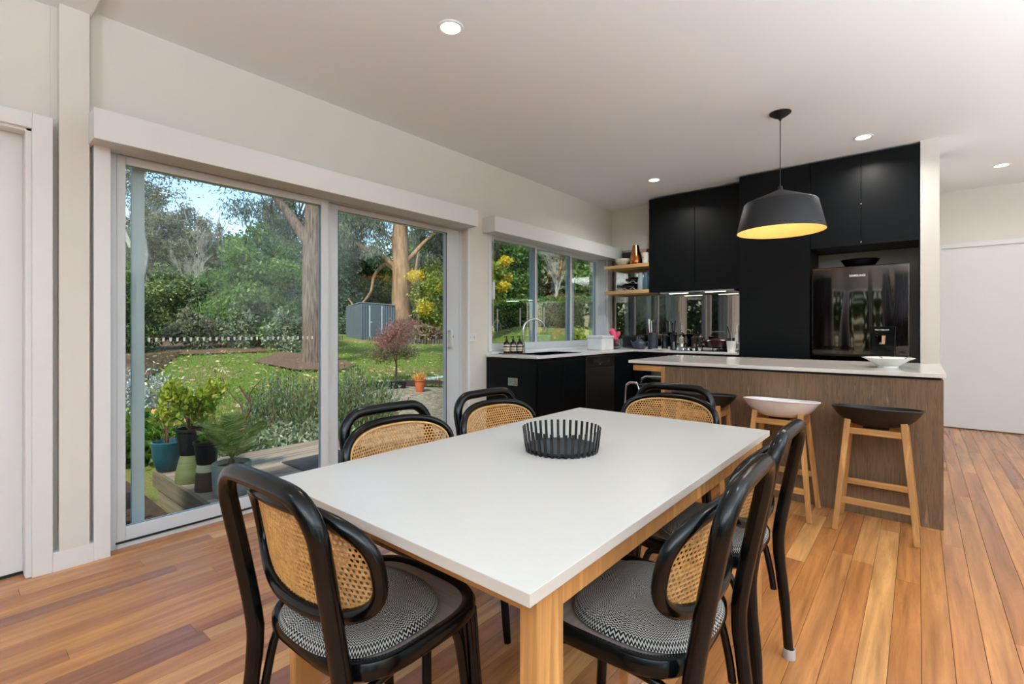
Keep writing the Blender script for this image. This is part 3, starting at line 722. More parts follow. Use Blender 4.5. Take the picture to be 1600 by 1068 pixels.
for i, lab in enumerate(('leftmost of the three amber pump soap bottles by the sink', 'middle one of the three amber pump soap bottles by the sink', 'rightmost of the three amber pump soap bottles, nearest the tap')):
    soap(-3.085+i*0.028, 3.60+i*0.066, lab)
t = tag(box('soap_tray', (-0.06, -0.13, 0), (0.05, 0.13, 0.012), plain('amber_tray', '#4a1f0c', 0.3), bevel=0.003), 'small brown tray under the amber soap bottles', 'tray')
t.location = (-3.055, 3.665, ZB-0.004); t.rotation_euler = (0, 0, -0.35)
t = thing('kitchen_tap', 'chrome gooseneck kitchen tap with a dark side lever at the sink', 'tap', (-3.05, 3.82, ZB))
MB().lathe([(0.026, 0), (0.026, 0.004), (0.017, 0.01), (0.017, 0.10), (0.013, 0.104)], seg=20).build('tap_body', steel_m, t, smooth=True)
MB().tube(bez([(0, 0, 0.09), (0, 0, 0.24), (0.012, 0.03, 0.31), (0.05, 0.11, 0.345), (0.09, 0.20, 0.31), (0.102, 0.23, 0.24), (0.103, 0.235, 0.215)], 8), 0.0105, 14).build('spout', chrome_m, t, smooth=True)
MB().tube([(0, 0, 0.07), (-0.01, -0.06, 0.078)], 0.016, 14).tube([(-0.01, -0.05, 0.08), (0.02, -0.10, 0.10)], 0.006, 8).build('lever', matte_black, t, smooth=True)
t = tag(frame_rect(MB(), 3.60, 4.32, ZB-0.0005, ZB+0.003, -3.02, -2.68, 0.015, 0.015, 0.0, 0.0).box((-3.02, 3.615, ZB-0.0005), (-3.005, 4.305, ZB+0.003)).box((-2.695, 3.615, ZB-0.0005), (-2.68, 4.305, ZB+0.003)).box((-3.0, 3.62, ZB-0.003), (-2.70, 4.30, ZB+0.001)).build('sink', steel_m, bevel=0.0005), 'stainless steel sink let into the window bench', 'sink')
for i, (a, c) in enumerate(((3.66, 3.96), (4.0, 4.26))):
    b = MB(); 
    box('bowl_well', (-2.975, a, ZB+0.0011), (-2.72, c, ZB+0.0016), plain('sink_shadow_steel', '#6b6e70', 0.35, metal=1.0), t, bevel=0.0002)  # flat darker plate paints the shade inside a sink bowl
t = thing('bread_bin', 'white lidded storage box on the window bench', 'box', (-2.94, 4.86, ZB))
wp = plain('white_enamel', '#e4e6e6', 0.3)
box('box_body', (0, 0, 0), (0.20, 0.27, 0.14), wp, t, bevel=0.012, smooth=True)
box('lid', (-0.003, -0.003, 0.141), (0.203, 0.273, 0.168), wp, t, bevel=0.006, smooth=True)
# pink mitt standing in a glass jar
clearg = plain('clear_jar_glass', '#dfe9ea', 0.03, trans=0.95, ior=1.2)
t = thing('glass_jar', 'rounded clear glass jar in the bench corner holding the pink glove', 'jar', (-2.83, 5.36, ZB))
MB().lathe([(0.040, 0), (0.052, 0.006), (0.062, 0.05), (0.060, 0.09), (0.048, 0.125), (0.045, 0.125), (0.057, 0.09), (0.059, 0.05), (0.05, 0.012), (0.001, 0.010)], seg=28, cap1=False).build('jar_body', clearg, t, smooth=True)
pink = plain('pink_cloth', '#e2466f', 0.7, c2='#f0688b', scale=40, bump=0.4, bscale=120)
t = thing('oven_mitt', 'bright pink cloth mitt propped in the corner of the bench', 'oven mitt', (-2.88, 5.37, ZB))
def blob(b, c, r, seg=14, n=8):
    rg = []
    for i in range(1, n): 
        a = PI*i/n; rg.append([(c[0]+r[0]*math.sin(a)*math.cos(2*PI*j/seg), c[1]+r[1]*math.sin(a)*math.sin(2*PI*j/seg), c[2]-r[2]*math.cos(a)) for j in range(seg)])
    return b.rings(rg)
mb = MB(); mb.tube(bez([(0.05, 0, 0.03), (0.035, 0, 0.10), (0.02, 0, 0.16), (-0.01, 0, 0.21), (-0.04, 0, 0.225)], 6), [0.032]*6+[0.040]*6+[0.038]*6+[0.040]*4+[0.034, 0.022, 0.012], 14)
mb.build('mitt_hand', pink, t, smooth=True)
MB().tube(bez([(0.03, 0.0, 0.13), (0.07, 0, 0.18), (0.075, 0, 0.215)], 5), [0.026]*6+[0.024]*3+[0.018, 0.009], 12).build('mitt_thumb', pink, t, smooth=True)
t = thing('toaster', 'dark grey toaster in the bench corner behind the pink mitt', 'toaster', (-2.86, 5.56, ZB))
box('toaster_body', (0, 0, 0.01), (0.22, 0.20, 0.165), plain('dark_steel', '#3b3e42', 0.25, metal=0.7), t, bevel=0.02, smooth=True)
box('slot', (0.03, 0.06, 0.1655), (0.19, 0.085, 0.167), dark_gap, t); box('slot', (0.03, 0.11, 0.1655), (0.19, 0.135, 0.167), dark_gap, t)
box('lever', (0.22, 0.09, 0.10), (0.235, 0.12, 0.115), dark_gap, t)
t = thing('teapot', 'round dark slate teapot on the back bench', 'teapot', (-2.59, 5.50, ZB))
MB().lathe([(0.045, 0), (0.068, 0.015), (0.082, 0.05), (0.072, 0.085), (0.040, 0.106), (0.030, 0.108)], seg=28).build('pot_body', darkslate, t, smooth=True)
MB().lathe([(0.036, 0.107), (0.030, 0.117), (0.006, 0.122), (0.006, 0.130), (0.011, 0.134), (0.006, 0.141)], seg=18).build('lid', darkslate, t, smooth=True)
MB().tube([(-0.07, 0, 0.04), (-0.10, 0, 0.075), (-0.115, 0, 0.10)], [0.016, 0.010, 0.008], 10).build('spout', darkslate, t, smooth=True)
MB().tube(bez([(0.07, 0, 0.085), (0.105, 0, 0.085), (0.108, 0, 0.05), (0.075, 0, 0.035)], 6), 0.007, 8).build('handle', darkslate, t, smooth=True)
t = item('utensil_holder', 'tall dark cylinder of cooking utensils on the back bench', 'utensil holder', (-2.475, 5.62, ZB), hollow(0.058, 0.062, 0.20), darkslate, 'cylinder')
rr = random.Random(3)
for i in range(9):
    x, y = rr.uniform(-0.04, 0.035), rr.uniform(-0.03, 0.03); s = [chrome_m, matte_black, white_c][i % 3]
    u_ = thing('utensil', ['steel', 'black', 'white'][i % 3]+' handled cooking utensil standing in the tall dark cylinder', 'utensil', (-2.475+x, 5.62+y, ZB+0.02), 0, 'utensils in the tall holder, '+['steel', 'black', 'white'][i % 3])
    MB().tube([(0, 0, 0), (x*0.6, y*0.5, 0.27), (x*0.8, y*0.6, 0.30+rr.uniform(0, .05))], [0.004, 0.006, 0.009], 8).build('handle', s, u_, smooth=True)
def moka(x, y, h, r, m, label):
    t = thing('moka_pot', label, 'coffee pot', (x, y, ZB), rr.uniform(-.3, .3))
    MB().lathe([(r, 0), (r*0.98, 0.01), (r*0.72, h*0.46), (r*0.78, h*0.50), (r*0.70, h*0.54), (r*1.0, h*0.88), (r*0.95, h*0.9)], seg=8).build('pot_body', m, t)
    MB().lathe([(r*0.95, h*0.9), (r*0.4, h*0.97), (0.006, h*0.98), (0.009, h*1.05), (0.004, h*1.08)], seg=8).build('lid', m, t)
    MB().tube([(r*0.8, 0, h*0.84), (r*1.75, 0, h*0.82), (r*1.85, 0, h*0.45)], 0.007, 8).build('handle', matte_black, t, smooth=True)
moka(-2.335, 5.64, 0.19, 0.042, matte_black, 'matte black octagonal stovetop coffee pot next to the utensil cylinder')
moka(-2.235, 5.66, 0.205, 0.043, plain('black_enamel', '#08080a', 0.2), 'taller glossy black octagonal stovetop coffee pot')
moka(-2.115, 5.60, 0.16, 0.033, plain('cast_aluminium', '#b9b3a6', 0.3, metal=0.9), 'small aluminium stovetop coffee pot on the cooktop')
moka(-1.975, 5.62, 0.165, 0.040, plain('bronze_pot', '#3a3128', 0.3, metal=0.6), 'small bronze coloured stovetop coffee pot')
t = thing('cooktop', 'black glass gas cooktop with five steel knobs along its front', 'cooktop', (-2.16, 5.40, ZB))
box('glass_plate', (0, 0, 0.0), (0.66, 0.46, 0.007), plain('black_cooktop_glass', '#07080a', 0.06), t, bevel=0.002)
for k in range(5): MB().lathe([(0.017, 0.007), (0.015, 0.03), (0.012, 0.031)], (0.06+k*0.062, 0.035, 0), 16).build('knob', chrome_m, t, smooth=True)
for (bx, by, r) in ((0.15, 0.32, 0.045), (0.15, 0.16, 0.035), (0.50, 0.32, 0.045), (0.50, 0.16, 0.05)):
    g = MB().lathe([(r, 0.007), (r, 0.018), (r*0.8, 0.022)], (bx, by, 0), 20).build('burner', matte_black, t, smooth=True)
    tb = MB()
    for a in range(4): an = a*PI/2; tb.bar((bx+0.03*math.cos(an), by+0.03*math.sin(an), 0.034), (bx+0.095*math.cos(an), by+0.095*math.sin(an), 0.034), 0.008); tb.bar((bx+0.09*math.cos(an), by+0.09*math.sin(an), 0.007), (bx+0.09*math.cos(an), by+0.09*math.sin(an), 0.034), 0.008)
    tb.build('trivet', matte_black, t)
maroon = plain('maroon_enamel', '#2a0e12', 0.12, c2='#35141a')
t = thing('casserole', 'wide low maroon enamel casserole pot with a lid on the cooktop', 'casserole', (-1.70, 5.58, ZB+0.038))
MB().lathe([(0.115, 0), (0.140, 0.012), (0.150, 0.07), (0.152, 0.075)], seg=36).build('pot_body', maroon, t, smooth=True)
MB().lathe([(0.154, 0.076), (0.13, 0.088), (0.05, 0.100), (0.01, 0.102), (0.01, 0.112), (0.02, 0.118), (0.006, 0.124)], seg=36).build('lid', maroon, t, smooth=True)
for sx in (-1, 1): MB().tube(bez([(sx*0.148, -0.03, 0.06), (sx*0.180, -0.02, 0.064), (sx*0.180, 0.02, 0.064), (sx*0.148, 0.03, 0.06)], 5), 0.007, 8).build('handle', maroon, t, smooth=True)
t = item('saucer', 'flat white dish at the left edge of the cooktop', 'dish', (-2.30, 5.42, ZB), [(0.05, 0), (0.10, 0.010), (0.098, 0.012), (0.05, 0.004)], white_c, 'dish_body')
t = item('mug', 'white mug at the end of the back bench against the tall cupboard', 'mug', (-1.515, 5.42, ZB), hollow(0.040, 0.050, 0.115), white_c, 'mug_body')
MB().tube(bez([(0.046, 0, 0.095), (0.078, 0, 0.088), (0.076, 0, 0.04), (0.043, 0, 0.025)], 6), 0.006, 8).build('handle', white_c, t, smooth=True)
for i, (dx, dz, mt) in enumerate(((-0.025, 0.25, matte_black), (0.0, 0.2, steel_m))):
    u_ = thing('utensil', ['black brush standing in the white mug by the tall cupboard', 'steel tool standing in the white mug by the tall cupboard'][i], 'utensil', (-1.515, 5.42, ZB+0.02))
    MB().tube([(0.01, 0, 0), (dx, 0, dz*0.8), (dx*1.7, 0, dz)], [0.003, 0.005, 0.007], 8).build('handle', mt, u_, smooth=True)
t = item('spray_bottle', 'slim white bottle behind the mug against the tall cupboard', 'bottle', (-1.475, 5.50, ZB), [(0.026, 0), (0.028, 0.01), (0.028, 0.17), (0.013, 0.21), (0.013, 0.25), (0.009, 0.285), (0.004, 0.29)], white_c, 'bottle_body')

# ------------------------------------------------------------------ island
ZI = 0.895; IX0, IX1, IY0, IY1 = -1.83, 0.122, 3.675, 4.70
t = thing('kitchen_island', 'long kitchen island clad in smoked oak with a gap of shadow under its top', 'kitchen island', (0, 0, 0))
box('front_panel', (-1.53, 3.70, 0.0), (0.110, 3.722, 0.855), walnut_m, t, bevel=0.001)
box('side_panel', (0.088, 3.7225, 0.0), (0.110, 4.62, 0.855), walnut_m, t, bevel=0.001)
box('carcass', (-1.50, 3.723, 0.0), (0.087, 4.62, 0.868), black_cab, t)
box('shadow_rail', (-1.50, 3.712, 0.8555), (0.100, 4.60, 0.8695), dark_gap, t)  # dark strip standing in for the shadow gap below the stone
box('end_post', (-1.562, 3.70, 0.0), (-1.5305, 4.62, 0.855), oak_m, t, bevel=0.001)
box('overhang_board', (-1.80, 3.70, 0.812), (-1.5625, 4.62, 0.855), oakx_m, t, bevel=0.001)
box('shadow_rail', (-1.78, 3.72, 0.8555), (-1.502, 4.60, 0.8695), dark_gap, t)
for k in range(2): box('drawer', (-1.48+k*0.78, 4.621, 0.12), (-0.715+k*0.78, 4.64, 0.84), black_cab, t, bevel=0.0015)
tag(box('island_top', (IX0, IY0, ZI-0.024), (IX1, IY1, ZI), stone_m, bevel=0.0015), 'glossy white stone top of the kitchen island', 'benchtop')
t = thing('fruit_bowl', 'wide white bowl with dark brush marks at the right end of the island', 'bowl', (-0.155, 4.06, ZI))
MB().lathe([(0.058, 0), (0.056, 0.010), (0.075, 0.022), (0.115, 0.052), (0.142, 0.064), (0.140, 0.066), (0.112, 0.057), (0.07, 0.028), (0.001, 0.020)], seg=44, cap1=False).build('bowl_body', white_c, t, smooth=True)
for i in range(5):
    a = 0.6+i*1.25; b = MB(); r0, r1 = 0.09, 0.137
    def zz(r): return 0.0585+(r-0.112)/(0.140-0.112)*(0.066-0.057) if r > 0.112 else 0.0285+(r-0.07)/(0.042)*0.0295
    pts = []
    for k in range(5): r = r0+(r1-r0)*k/4; pts.append((r*math.cos(a+0.03*k), r*math.sin(a+0.03*k), zz(r)+0.0008))
    b.tube(pts, [0.001, 0.0022, 0.0028, 0.0022, 0.001], 5).build('brush_mark', matte_black, t)

# chrome step stool by the open end of the island
t = thing('step_stool', 'chrome tube step stool half hidden behind the far dining chair', 'step stool', (-2.07, 4.12, 0))
MB().tube(bez([(-0.02, 0.0, 0.0), (-0.02, 0.02, 0.55), (0.0, 0.03, 0.64), (0.06, 0.03, 0.655), (0.10, 0.03, 0.63), (0.12, 0.02, 0.5), (0.14, 0.0, 0.0)], 6), 0.012, 12).build('front_frame', chrome_m, t, smooth=True)
MB().tube(bez([(0.06, 0.22, 0.0), (0.06, 0.18, 0.60), (0.09, 0.17, 0.69), (0.16, 0.17, 0.705), (0.30, 0.17, 0.705), (0.36, 0.17, 0.68), (0.38, 0.18, 0.58), (0.38, 0.22, 0.0)], 6), 0.012, 12).build('rear_frame', chrome_m, t, smooth=True)
for zz in (0.62, 0.40): box('tread', (0.08, 0.02, zz), (0.36, 0.20, zz+0.02), matte_black, t, bevel=0.004)

# ------------------------------------------------------------------ pendant lamp
t = thing('pendant_lamp', 'black conical pendant lamp with a golden inside hanging over the island', 'pendant lamp', (-0.785, 4.03, 0))
shade_o = plain('shade_charcoal', '#24262a', 0.55, c2='#2a2c30', bump=0.06, bscale=90); gold = plain('shade_gold_inside', '#d9ab6c', 0.45, c2='#d3a362', metal=0.1)
MB().lathe([(0.073, 2.748), (0.072, 2.742), (0.045, 2.722), (0.014, 2.706), (0.006, 2.69)], seg=30).build('ceiling_rose', matte_black, t, smooth=True)
MB().tube([(0, 0, 2.70), (0, 0, 2.20)], 0.0032, 8).build('cord', matte_black, t)
MB().lathe([(0.012, 2.205), (0.016, 2.19), (0.018, 2.178), (0.236, 2.087), (0.244, 2.078), (0.293, 1.872), (0.2925, 1.869)], seg=64, cap1=False).build('lamp_shade', shade_o, t, smooth=True)
MB().lathe([(0.2925, 1.869), (0.290, 1.870), (0.240, 2.074), (0.232, 2.082), (0.018, 2.172)], seg=64, cap0=False).build('shade_lining', gold, t, smooth=True)
MB().lathe([(0.018, 2.17), (0.018, 2.11)], seg=16).build('bulb_holder', matte_black, t, smooth=True)
bl = MB(); blob(bl, (0, 0, 2.075), (0.032, 0.032, 0.038)); bl.build('bulb', emit_mat('warm_bulb', '#ffd9a0', 6.0), t, smooth=True)
pd = bpy.data.lights.new('bulb_light', 'POINT'); pd.energy = 6.5; pd.color = (1.0, 0.88, 0.70); pd.shadow_soft_size = 0.05
po = bpy.data.objects.new('bulb_light', pd); COL.objects.link(po); po.location = (0, 0, 2.01); po.parent = t
# ------------------------------------------------------------------ dining table
tt_m = plain('table_top_white', '#bebbb5', 0.28, c2='#c0bdb7', scale=14, stretch=(1, 14, 1), spec=0.5, bump=0.015, bscale=60)
TX0, TX1, TY0, TY1, TZ = -1.392, -0.472, 0.607, 2.225, 0.730
t = thing('dining_table', 'long dining table with a matte white top on square oak legs', 'dining table', (-0.932, 1.416, 0))
def tl(a): return (a[0]+0.932, a[1]-1.416, a[2])
box('table_top', tl((TX0, TY0, TZ-0.023)), tl((TX1, TY1, TZ)), tt_m, t, bevel=0.0012)
for x0, x1 in ((TX0+0.02, TX0+0.057), (TX1-0.057, TX1-0.020)):
    for y0, y1 in ((TY0+0.045, TY0+0.125), (TY1-0.125, TY1-0.045)): box('leg', tl((x0, y0, 0)), tl((x1, y1, TZ-0.0232)), oak_m, t, bevel=0.0015)
    box('side_rail', tl((x0+0.004, TY0+0.1255, 0.650)), tl((x1-0.004, TY1-0.1255, TZ-0.0232)), oak_m, t)
for y0, y1 in ((TY0+0.06, TY0+0.085), (TY1-0.085, TY1-0.06)): box('end_rail', tl((TX0+0.0575, y0, 0.655)), tl((TX1-0.0575, y1, TZ-0.0232)), oakx_m, t)

# slatted steel bowl
t = thing('slatted_bowl', 'round black metal bowl with upright slats standing on the dining table', 'bowl', (-0.952, 1.405, TZ))
bm_ = plain('black_powder_steel', '#0a0b0d', 0.38, bump=0.05, bscale=200)
MB().lathe([(0.121, 0.010), (0.121, 0.014), (0.001, 0.014)], seg=48, cap1=False).build('base_disc', plain('slate_disc', '#2b3138', 0.35), t, smooth=True)
MB().lathe([(0.119, 0.008), (0.124, 0.008), (0.124, 0.015), (0.119, 0.015)], seg=48, cap0=False, cap1=False).build('base_ring', bm_, t)
sl = None
for i in range(36):
    if sl is None:
        b = MB(); w_ = 0.0048; prof = [(0.1225, 0.0), (0.1265, 0.02), (0.1335, 0.080)]
        rg = []
        for r, z in prof: rg.append([(r, -w_, z), (r+0.0028, -w_, z), (r+0.0028, w_, z), (r, w_, z)])
        b.rings(rg); sl = b.build('slat', bm_, t)
    else:
        o = bpy.data.objects.new('slat', sl.data); COL.objects.link(o); o.parent = t; o.rotation_euler = (0, 0, 2*PI*i/36)

# ------------------------------------------------------------------ bentwood chairs
bent = plain('black_lacquered_bentwood', '#040506', 0.22, spec=0.33, c2='#060708')
seat_m = plain('taupe_seat_veneer', '#7c7068', 0.55, c2='#8a7d74', scale=6, stretch=(1, 14, 1))
cane_m = plain('woven_cane', '#a97a42', 0.55, c2='#c2945a', scale=60, bump=0.35, bscale=260)
cane_rim = plain('cane_border', '#d6ae74', 0.5, c2='#c28f50', scale=30)
def herring():
    k = NT('zigzag_knit'); uv = k.n('UVMap'); uv.uv_map = 'UVMap'
    sx = k.n('SeparateXYZ'); k.l(uv.outputs[0], sx.inputs[0])
    band = k.math('MULTIPLY', k.math('CEIL', k.math('MULTIPLY', sx.outputs[1], 7.0)), 21.0)
    tri = k.math('ABSOLUTE', k.math('SUBTRACT', k.math('FRACT', k.math('MULTIPLY', sx.outputs[0], band)), 0.5))
    wob = k.noise(k.coords('Object'), 30, 2); v = k.math('ADD', k.math('MULTIPLY', sx.outputs[1], 38.0), k.math('MULTIPLY', tri, 1.5))
    v = k.math('ADD', v, k.math('MULTIPLY', wob, 0.5)); fr_ = k.math('FRACT', v)
    s = k.ramp(fr_, [(0.46, (0, 0, 0)), (0.56, (1, 1, 1)), ]); s2 = k.ramp(fr_, [(0.90, (1, 1, 1)), (1.0, (0, 0, 0))])
    m = k.math('MULTIPLY', s, s2)
    k.l(k.mix(m, '#0d0e11', '#b3b0ab'), k.b.inputs['Base Color']); k.set(Roughness=0.9); k.b.inputs['Specular IOR Level'].default_value = 0.1
    fib = k.noise(k.coords('Object'), 500, 2)
    k.bump(k.math('ADD', m, k.math('MULTIPLY', fib, 0.6)), 0.7, 0.0012); return k.m
knit_m = herring()

def se(a, b, n, N, cy=0.0, z=0.0, s=1.0):
    out = []
    for j in range(N):
        th = 2*PI*j/N; c, q = math.cos(th), math.sin(th)
        x = a*s*math.copysign(abs(c)**(2/n), c); y = b*s*math.copysign(abs(q)**(2/n), q)
        out.append((x, y+cy, z))
    return out
def back_y(z):
    d = max(0.0, z-0.42); return -0.205-0.20*d*d/(d+0.06)
LOOP_W, LOOP_ZC, LOOP_H, LOOP_N = 0.250, 0.672, 0.118, 2.7
def loop_pt(s, z, off=0.020):
    return Vector((s*0.985, back_y(z)+off+0.060*(s/LOOP_W)**2, z))
CH_MESH = {}
def make_chair(label, loc, rz, group='black bentwood chairs around the dining table'):
    t = thing('dining_chair', label, 'chair', (loc[0], loc[1], 0), rz, group)
    N = 48
    b = MB(); R = lambda s, z: se(0.220, 0.208, 3.6, N, 0.008, z, s)
    b.rings([R(0.97, 0.430), R(1.0, 0.438), R(1.0, 0.458), R(0.975, 0.468), R(0.90, 0.468), R(0.865, 0.462), R(0.865, 0.432)], False, False)
    b.add(R(0.97, 0.430)+R(0.865, 0.432), [(j, N+j, N+(j+1) % N, (j+1) % N) for j in range(N)])
    b.build('seat_frame', bent, t, smooth=True)
    MB().rings([se(0.220, 0.208, 3.6, N, 0.008, z, 0.864) for z in (0.446, 0.461)]).build('seat_panel', seat_m, t)
    # outer hoop: both rear uprights and the top rail in one bend
    pts = [(-0.188, -0.2045, 0.43), (-0.188, back_y(.47), .47), (-0.189, back_y(.51), .51), (-0.190, back_y(.56), .56), (-0.192, back_y(.61), .61), (-0.194, back_y(.66), .66), (-0.197, back_y(.745), .745)]
    for k in range(1, 8):
        a = PI/2*k/8; pts.append((-0.197+0.085*(1-math.cos(a)), back_y(0.748+0.085*math.sin(a)), 0.748+0.085*math.sin(a)))
    pts.append((-0.10, back_y(0.834), 0.834)); half = pts; full = half+[(0, back_y(0.836), 0.836)]+[(-x, y, z) for x, y, z in reversed(half)]
    MB().tube(full, 0.0200, 14).build('back_hoop', bent, t, smooth=True)
    for s in (-1, 1):
        MB().tube(bez([(s*0.188, -0.2045, 0.435), (s*0.190, -0.206, 0.36), (s*0.196, -0.222, 0.2), (s*0.205, -0.235, 0.0)], 4), [0.0200]*2+[0.0195]*3+[0.0180]*4+[0.0155]*3+[0.014], 12).build('leg', bent, t, smooth=True)
    for s in (-1, 1):
        MB().tube(bez([(s*0.172, 0.165, 0.435), (s*0.178, 0.175, 0.30), (s*0.190, 0.195, 0.0)], 4), [0.020]*3+[0.0185]*3+[0.015]*2+[0.013], 12).build('leg', bent, t, smooth=True)
    # bent braces under the seat
    def arch(p, q, ztop, zlow):
        p = Vector(p); q = Vector(q); m = []
        for f, z in ((0.0, zlow), (0.03, zlow+0.07), (0.10, ztop-0.02), (0.22, ztop), (0.5, ztop+0.003), (0.78, ztop), (0.90, ztop-0.02), (0.97, zlow+0.07), (1.0, zlow)):
            c = p.lerp(q, f); m.append((c.x, c.y, z))
        return bez(m, 4)
    for P, Q in (((-0.168, 0.168, 0), (0.168, 0.168, 0)), ((0.172, 0.150, 0), (0.182, -0.19, 0)), ((-0.172, 0.150, 0), (-0.182, -0.19, 0))):
        MB().tube(arch(P, Q, 0.415, 0.235), 0.0105, 10).build('seat_brace', bent, t, smooth=True)
    # inner loop, bent round the sitter, with the woven cane in it
    lp = []
    M = 56
    for j in range(M):
        th = 2*PI*j/M; c, q = math.cos(th), math.sin(th)
        s_ = LOOP_W*math.copysign(abs(c)**(2/LOOP_N), c); z = LOOP_ZC+LOOP_H*math.copysign(abs(q)**(2/LOOP_N), q); lp.append(loop_pt(s_, z))
    MB().tube(lp, 0.0155, 12, closed=True).build('back_loop', bent, t, smooth=True)
    lp2 = []
    for j in range(M):
        th = 2*PI*j/M; c, q = math.cos(th), math.sin(th)
        s_ = (LOOP_W-0.0155)*math.copysign(abs(c)**(2/LOOP_N), c); z = LOOP_ZC+(LOOP_H-0.0155)*math.copysign(abs(q)**(2/LOOP_N), q); lp2.append(loop_pt(s_, z, 0.031))
    MB().tube(lp2, 0.0042, 6, closed=True).build('cane_border', cane_rim, t, smooth=True)
    # cane: staggered six-sided openings cut in a curved sheet
    b = MB(); cx, cz = 0.0128, 0.0112; hr = 0.0044
    ins = lambda s_, z: (abs(s_)/(LOOP_W-0.010))**LOOP_N+(abs(z-LOOP_ZC)/(LOOP_H-0.010))**LOOP_N <= 1.0
    nz_ = int(LOOP_H/cz)+1; nx_ = int(LOOP_W/cx)+1
    for iz in range(-nz_, nz_+1):
        for ix in range(-nx_, nx_+1):
            s0 = (ix+(0.5 if iz % 2 else 0))*cx; z0 = LOOP_ZC+iz*cz
            if not ins(s0, z0): continue
            outer = [(-.5, -.5), (0, -.5), (.5, -.5), (.5, 0), (.5, .5), (0, .5), (-.5, .5), (-.5, 0)]
            vs = []
            for ox, oz in outer: vs.append(loop_pt(s0+ox*cx, z0+oz*cz, 0.0255))
            for ox, oz in outer:
                l_ = math.hypot(ox, oz); vs.append(loop_pt(s0+ox/l_*hr, z0+oz/l_*hr, 0.0265))
            b.add(vs, [(k, (k+1) % 8, 8+(k+1) % 8, 8+k) for k in range(8)])
    o = b.build('cane_panel', cane_m, t)
    so = o.modifiers.new('thick', 'SOLIDIFY'); so.thickness = 0.0022; so.offset = 0
    return t
def make_cushion(label):
    t = None; N = 72; K = 22; b = MB(); prof = []
    for k in range(K+1):
        s = 1-k/K; s = max(s, 0.02)
        z = 0.034*(1-s**6)**0.5+0.003*math.cos(s*24)*0.25-0.004*math.exp(-(s/0.06)**2)
        prof.append((s, z))
    rings = [se(0.184, 0.168, 2.6, N, 0.0, 0.0, 0.94), se(0.184, 0.168, 2.6, N, 0.0, 0.006, 1.0)]+[se(0.184, 0.168, 2.5, N, 0.0, 0.010+z*0.85, s) for s, z in prof[1:]]
    b.rings(rings); o = b.build('seat_cushion', knit_m, None, smooth=True)
    me = o.data; uv = me.uv_layers.new(name='UVMap'); sc = [0.97, 1.0]+[s for s, z in prof[1:]]
    for p in me.polygons:
        if len(p.vertices) != 4: continue
        for li in p.loop_indices:
            v = me.loops[li].vertex_index; k, j = divmod(v, N)
            js = [me.loops[x].vertex_index % N for x in p.loop_indices]
            jj = j if not (max(js)-min(js) > 2 and j == 0) else N
            uv.data[li].uv = (jj/N, sc[k])
    return o
CG = 'zigzag knitted seat cushions'
chairs = [((-1.050, 0.712), 0.03, 'near dining chair at the head of the table, its cane back towards the camera', 'zigzag black and white seat cushion on the chair at the near end of the table'),
          ((-0.555, 1.145), PI/2+0.03, 'nearer of the two dining chairs on the right side of the table', 'zigzag cushion on the nearer right-hand chair'),
          ((-0.582, 1.72), PI/2, 'farther of the two dining chairs on the right side, by the bar stools', 'zigzag cushion on the farther right-hand chair'),
          ((-1.352, 1.165), -PI/2, 'nearer of the two dining chairs on the left side, in front of the glass door', 'zigzag cushion on the nearer left-hand chair, mostly under the table'),
          ((-1.362, 1.745), -PI/2-0.03, 'farther of the two dining chairs on the left side, in front of the sink bench', 'zigzag cushion on the farther left-hand chair, under the table'),
          ((-1.005, 2.31), PI+0.04, 'dining chair at the far end of the table, facing the camera', 'zigzag cushion on the far end chair, under the table')]
c0 = cu0 = None
for (loc, rz, la, lb) in chairs:
    if c0 is None:
        c0 = make_chair(la, loc, rz); cu0 = make_cushion(lb); cu = cu0; c = c0
    else:
        c = copy_tree(c0); c.location = (loc[0], loc[1], 0); c.rotation_euler = (0, 0, rz); c['label'] = la
        cu = cu0.copy(); COL.objects.link(cu)
    off = Matrix.Rotation(rz, 3, 'Z') @ Vector((0.0, -0.038, 0))
    cu.location = (loc[0]+off.x, loc[1]+off.y, 0.4625); cu.rotation_euler = (0, 0, rz); tag(cu, lb, 'cushion', CG)
    c['group'] = 'black bentwood chairs around the dining table'
    if 'bar stools' in la:
        cap_m = plain('clear_rubber_cap', '#b9b4ae', 0.2)
        MB().lathe([(0.020, 0.0), (0.021, 0.004), (0.0195, 0.034), (0.0165, 0.034), (0.0165, 0.02)], (0.205, -0.235, 0.0), 16, cap1=False).build('foot_cap', cap_m, c, smooth=True)['label'] = 'clear plastic foot cap'

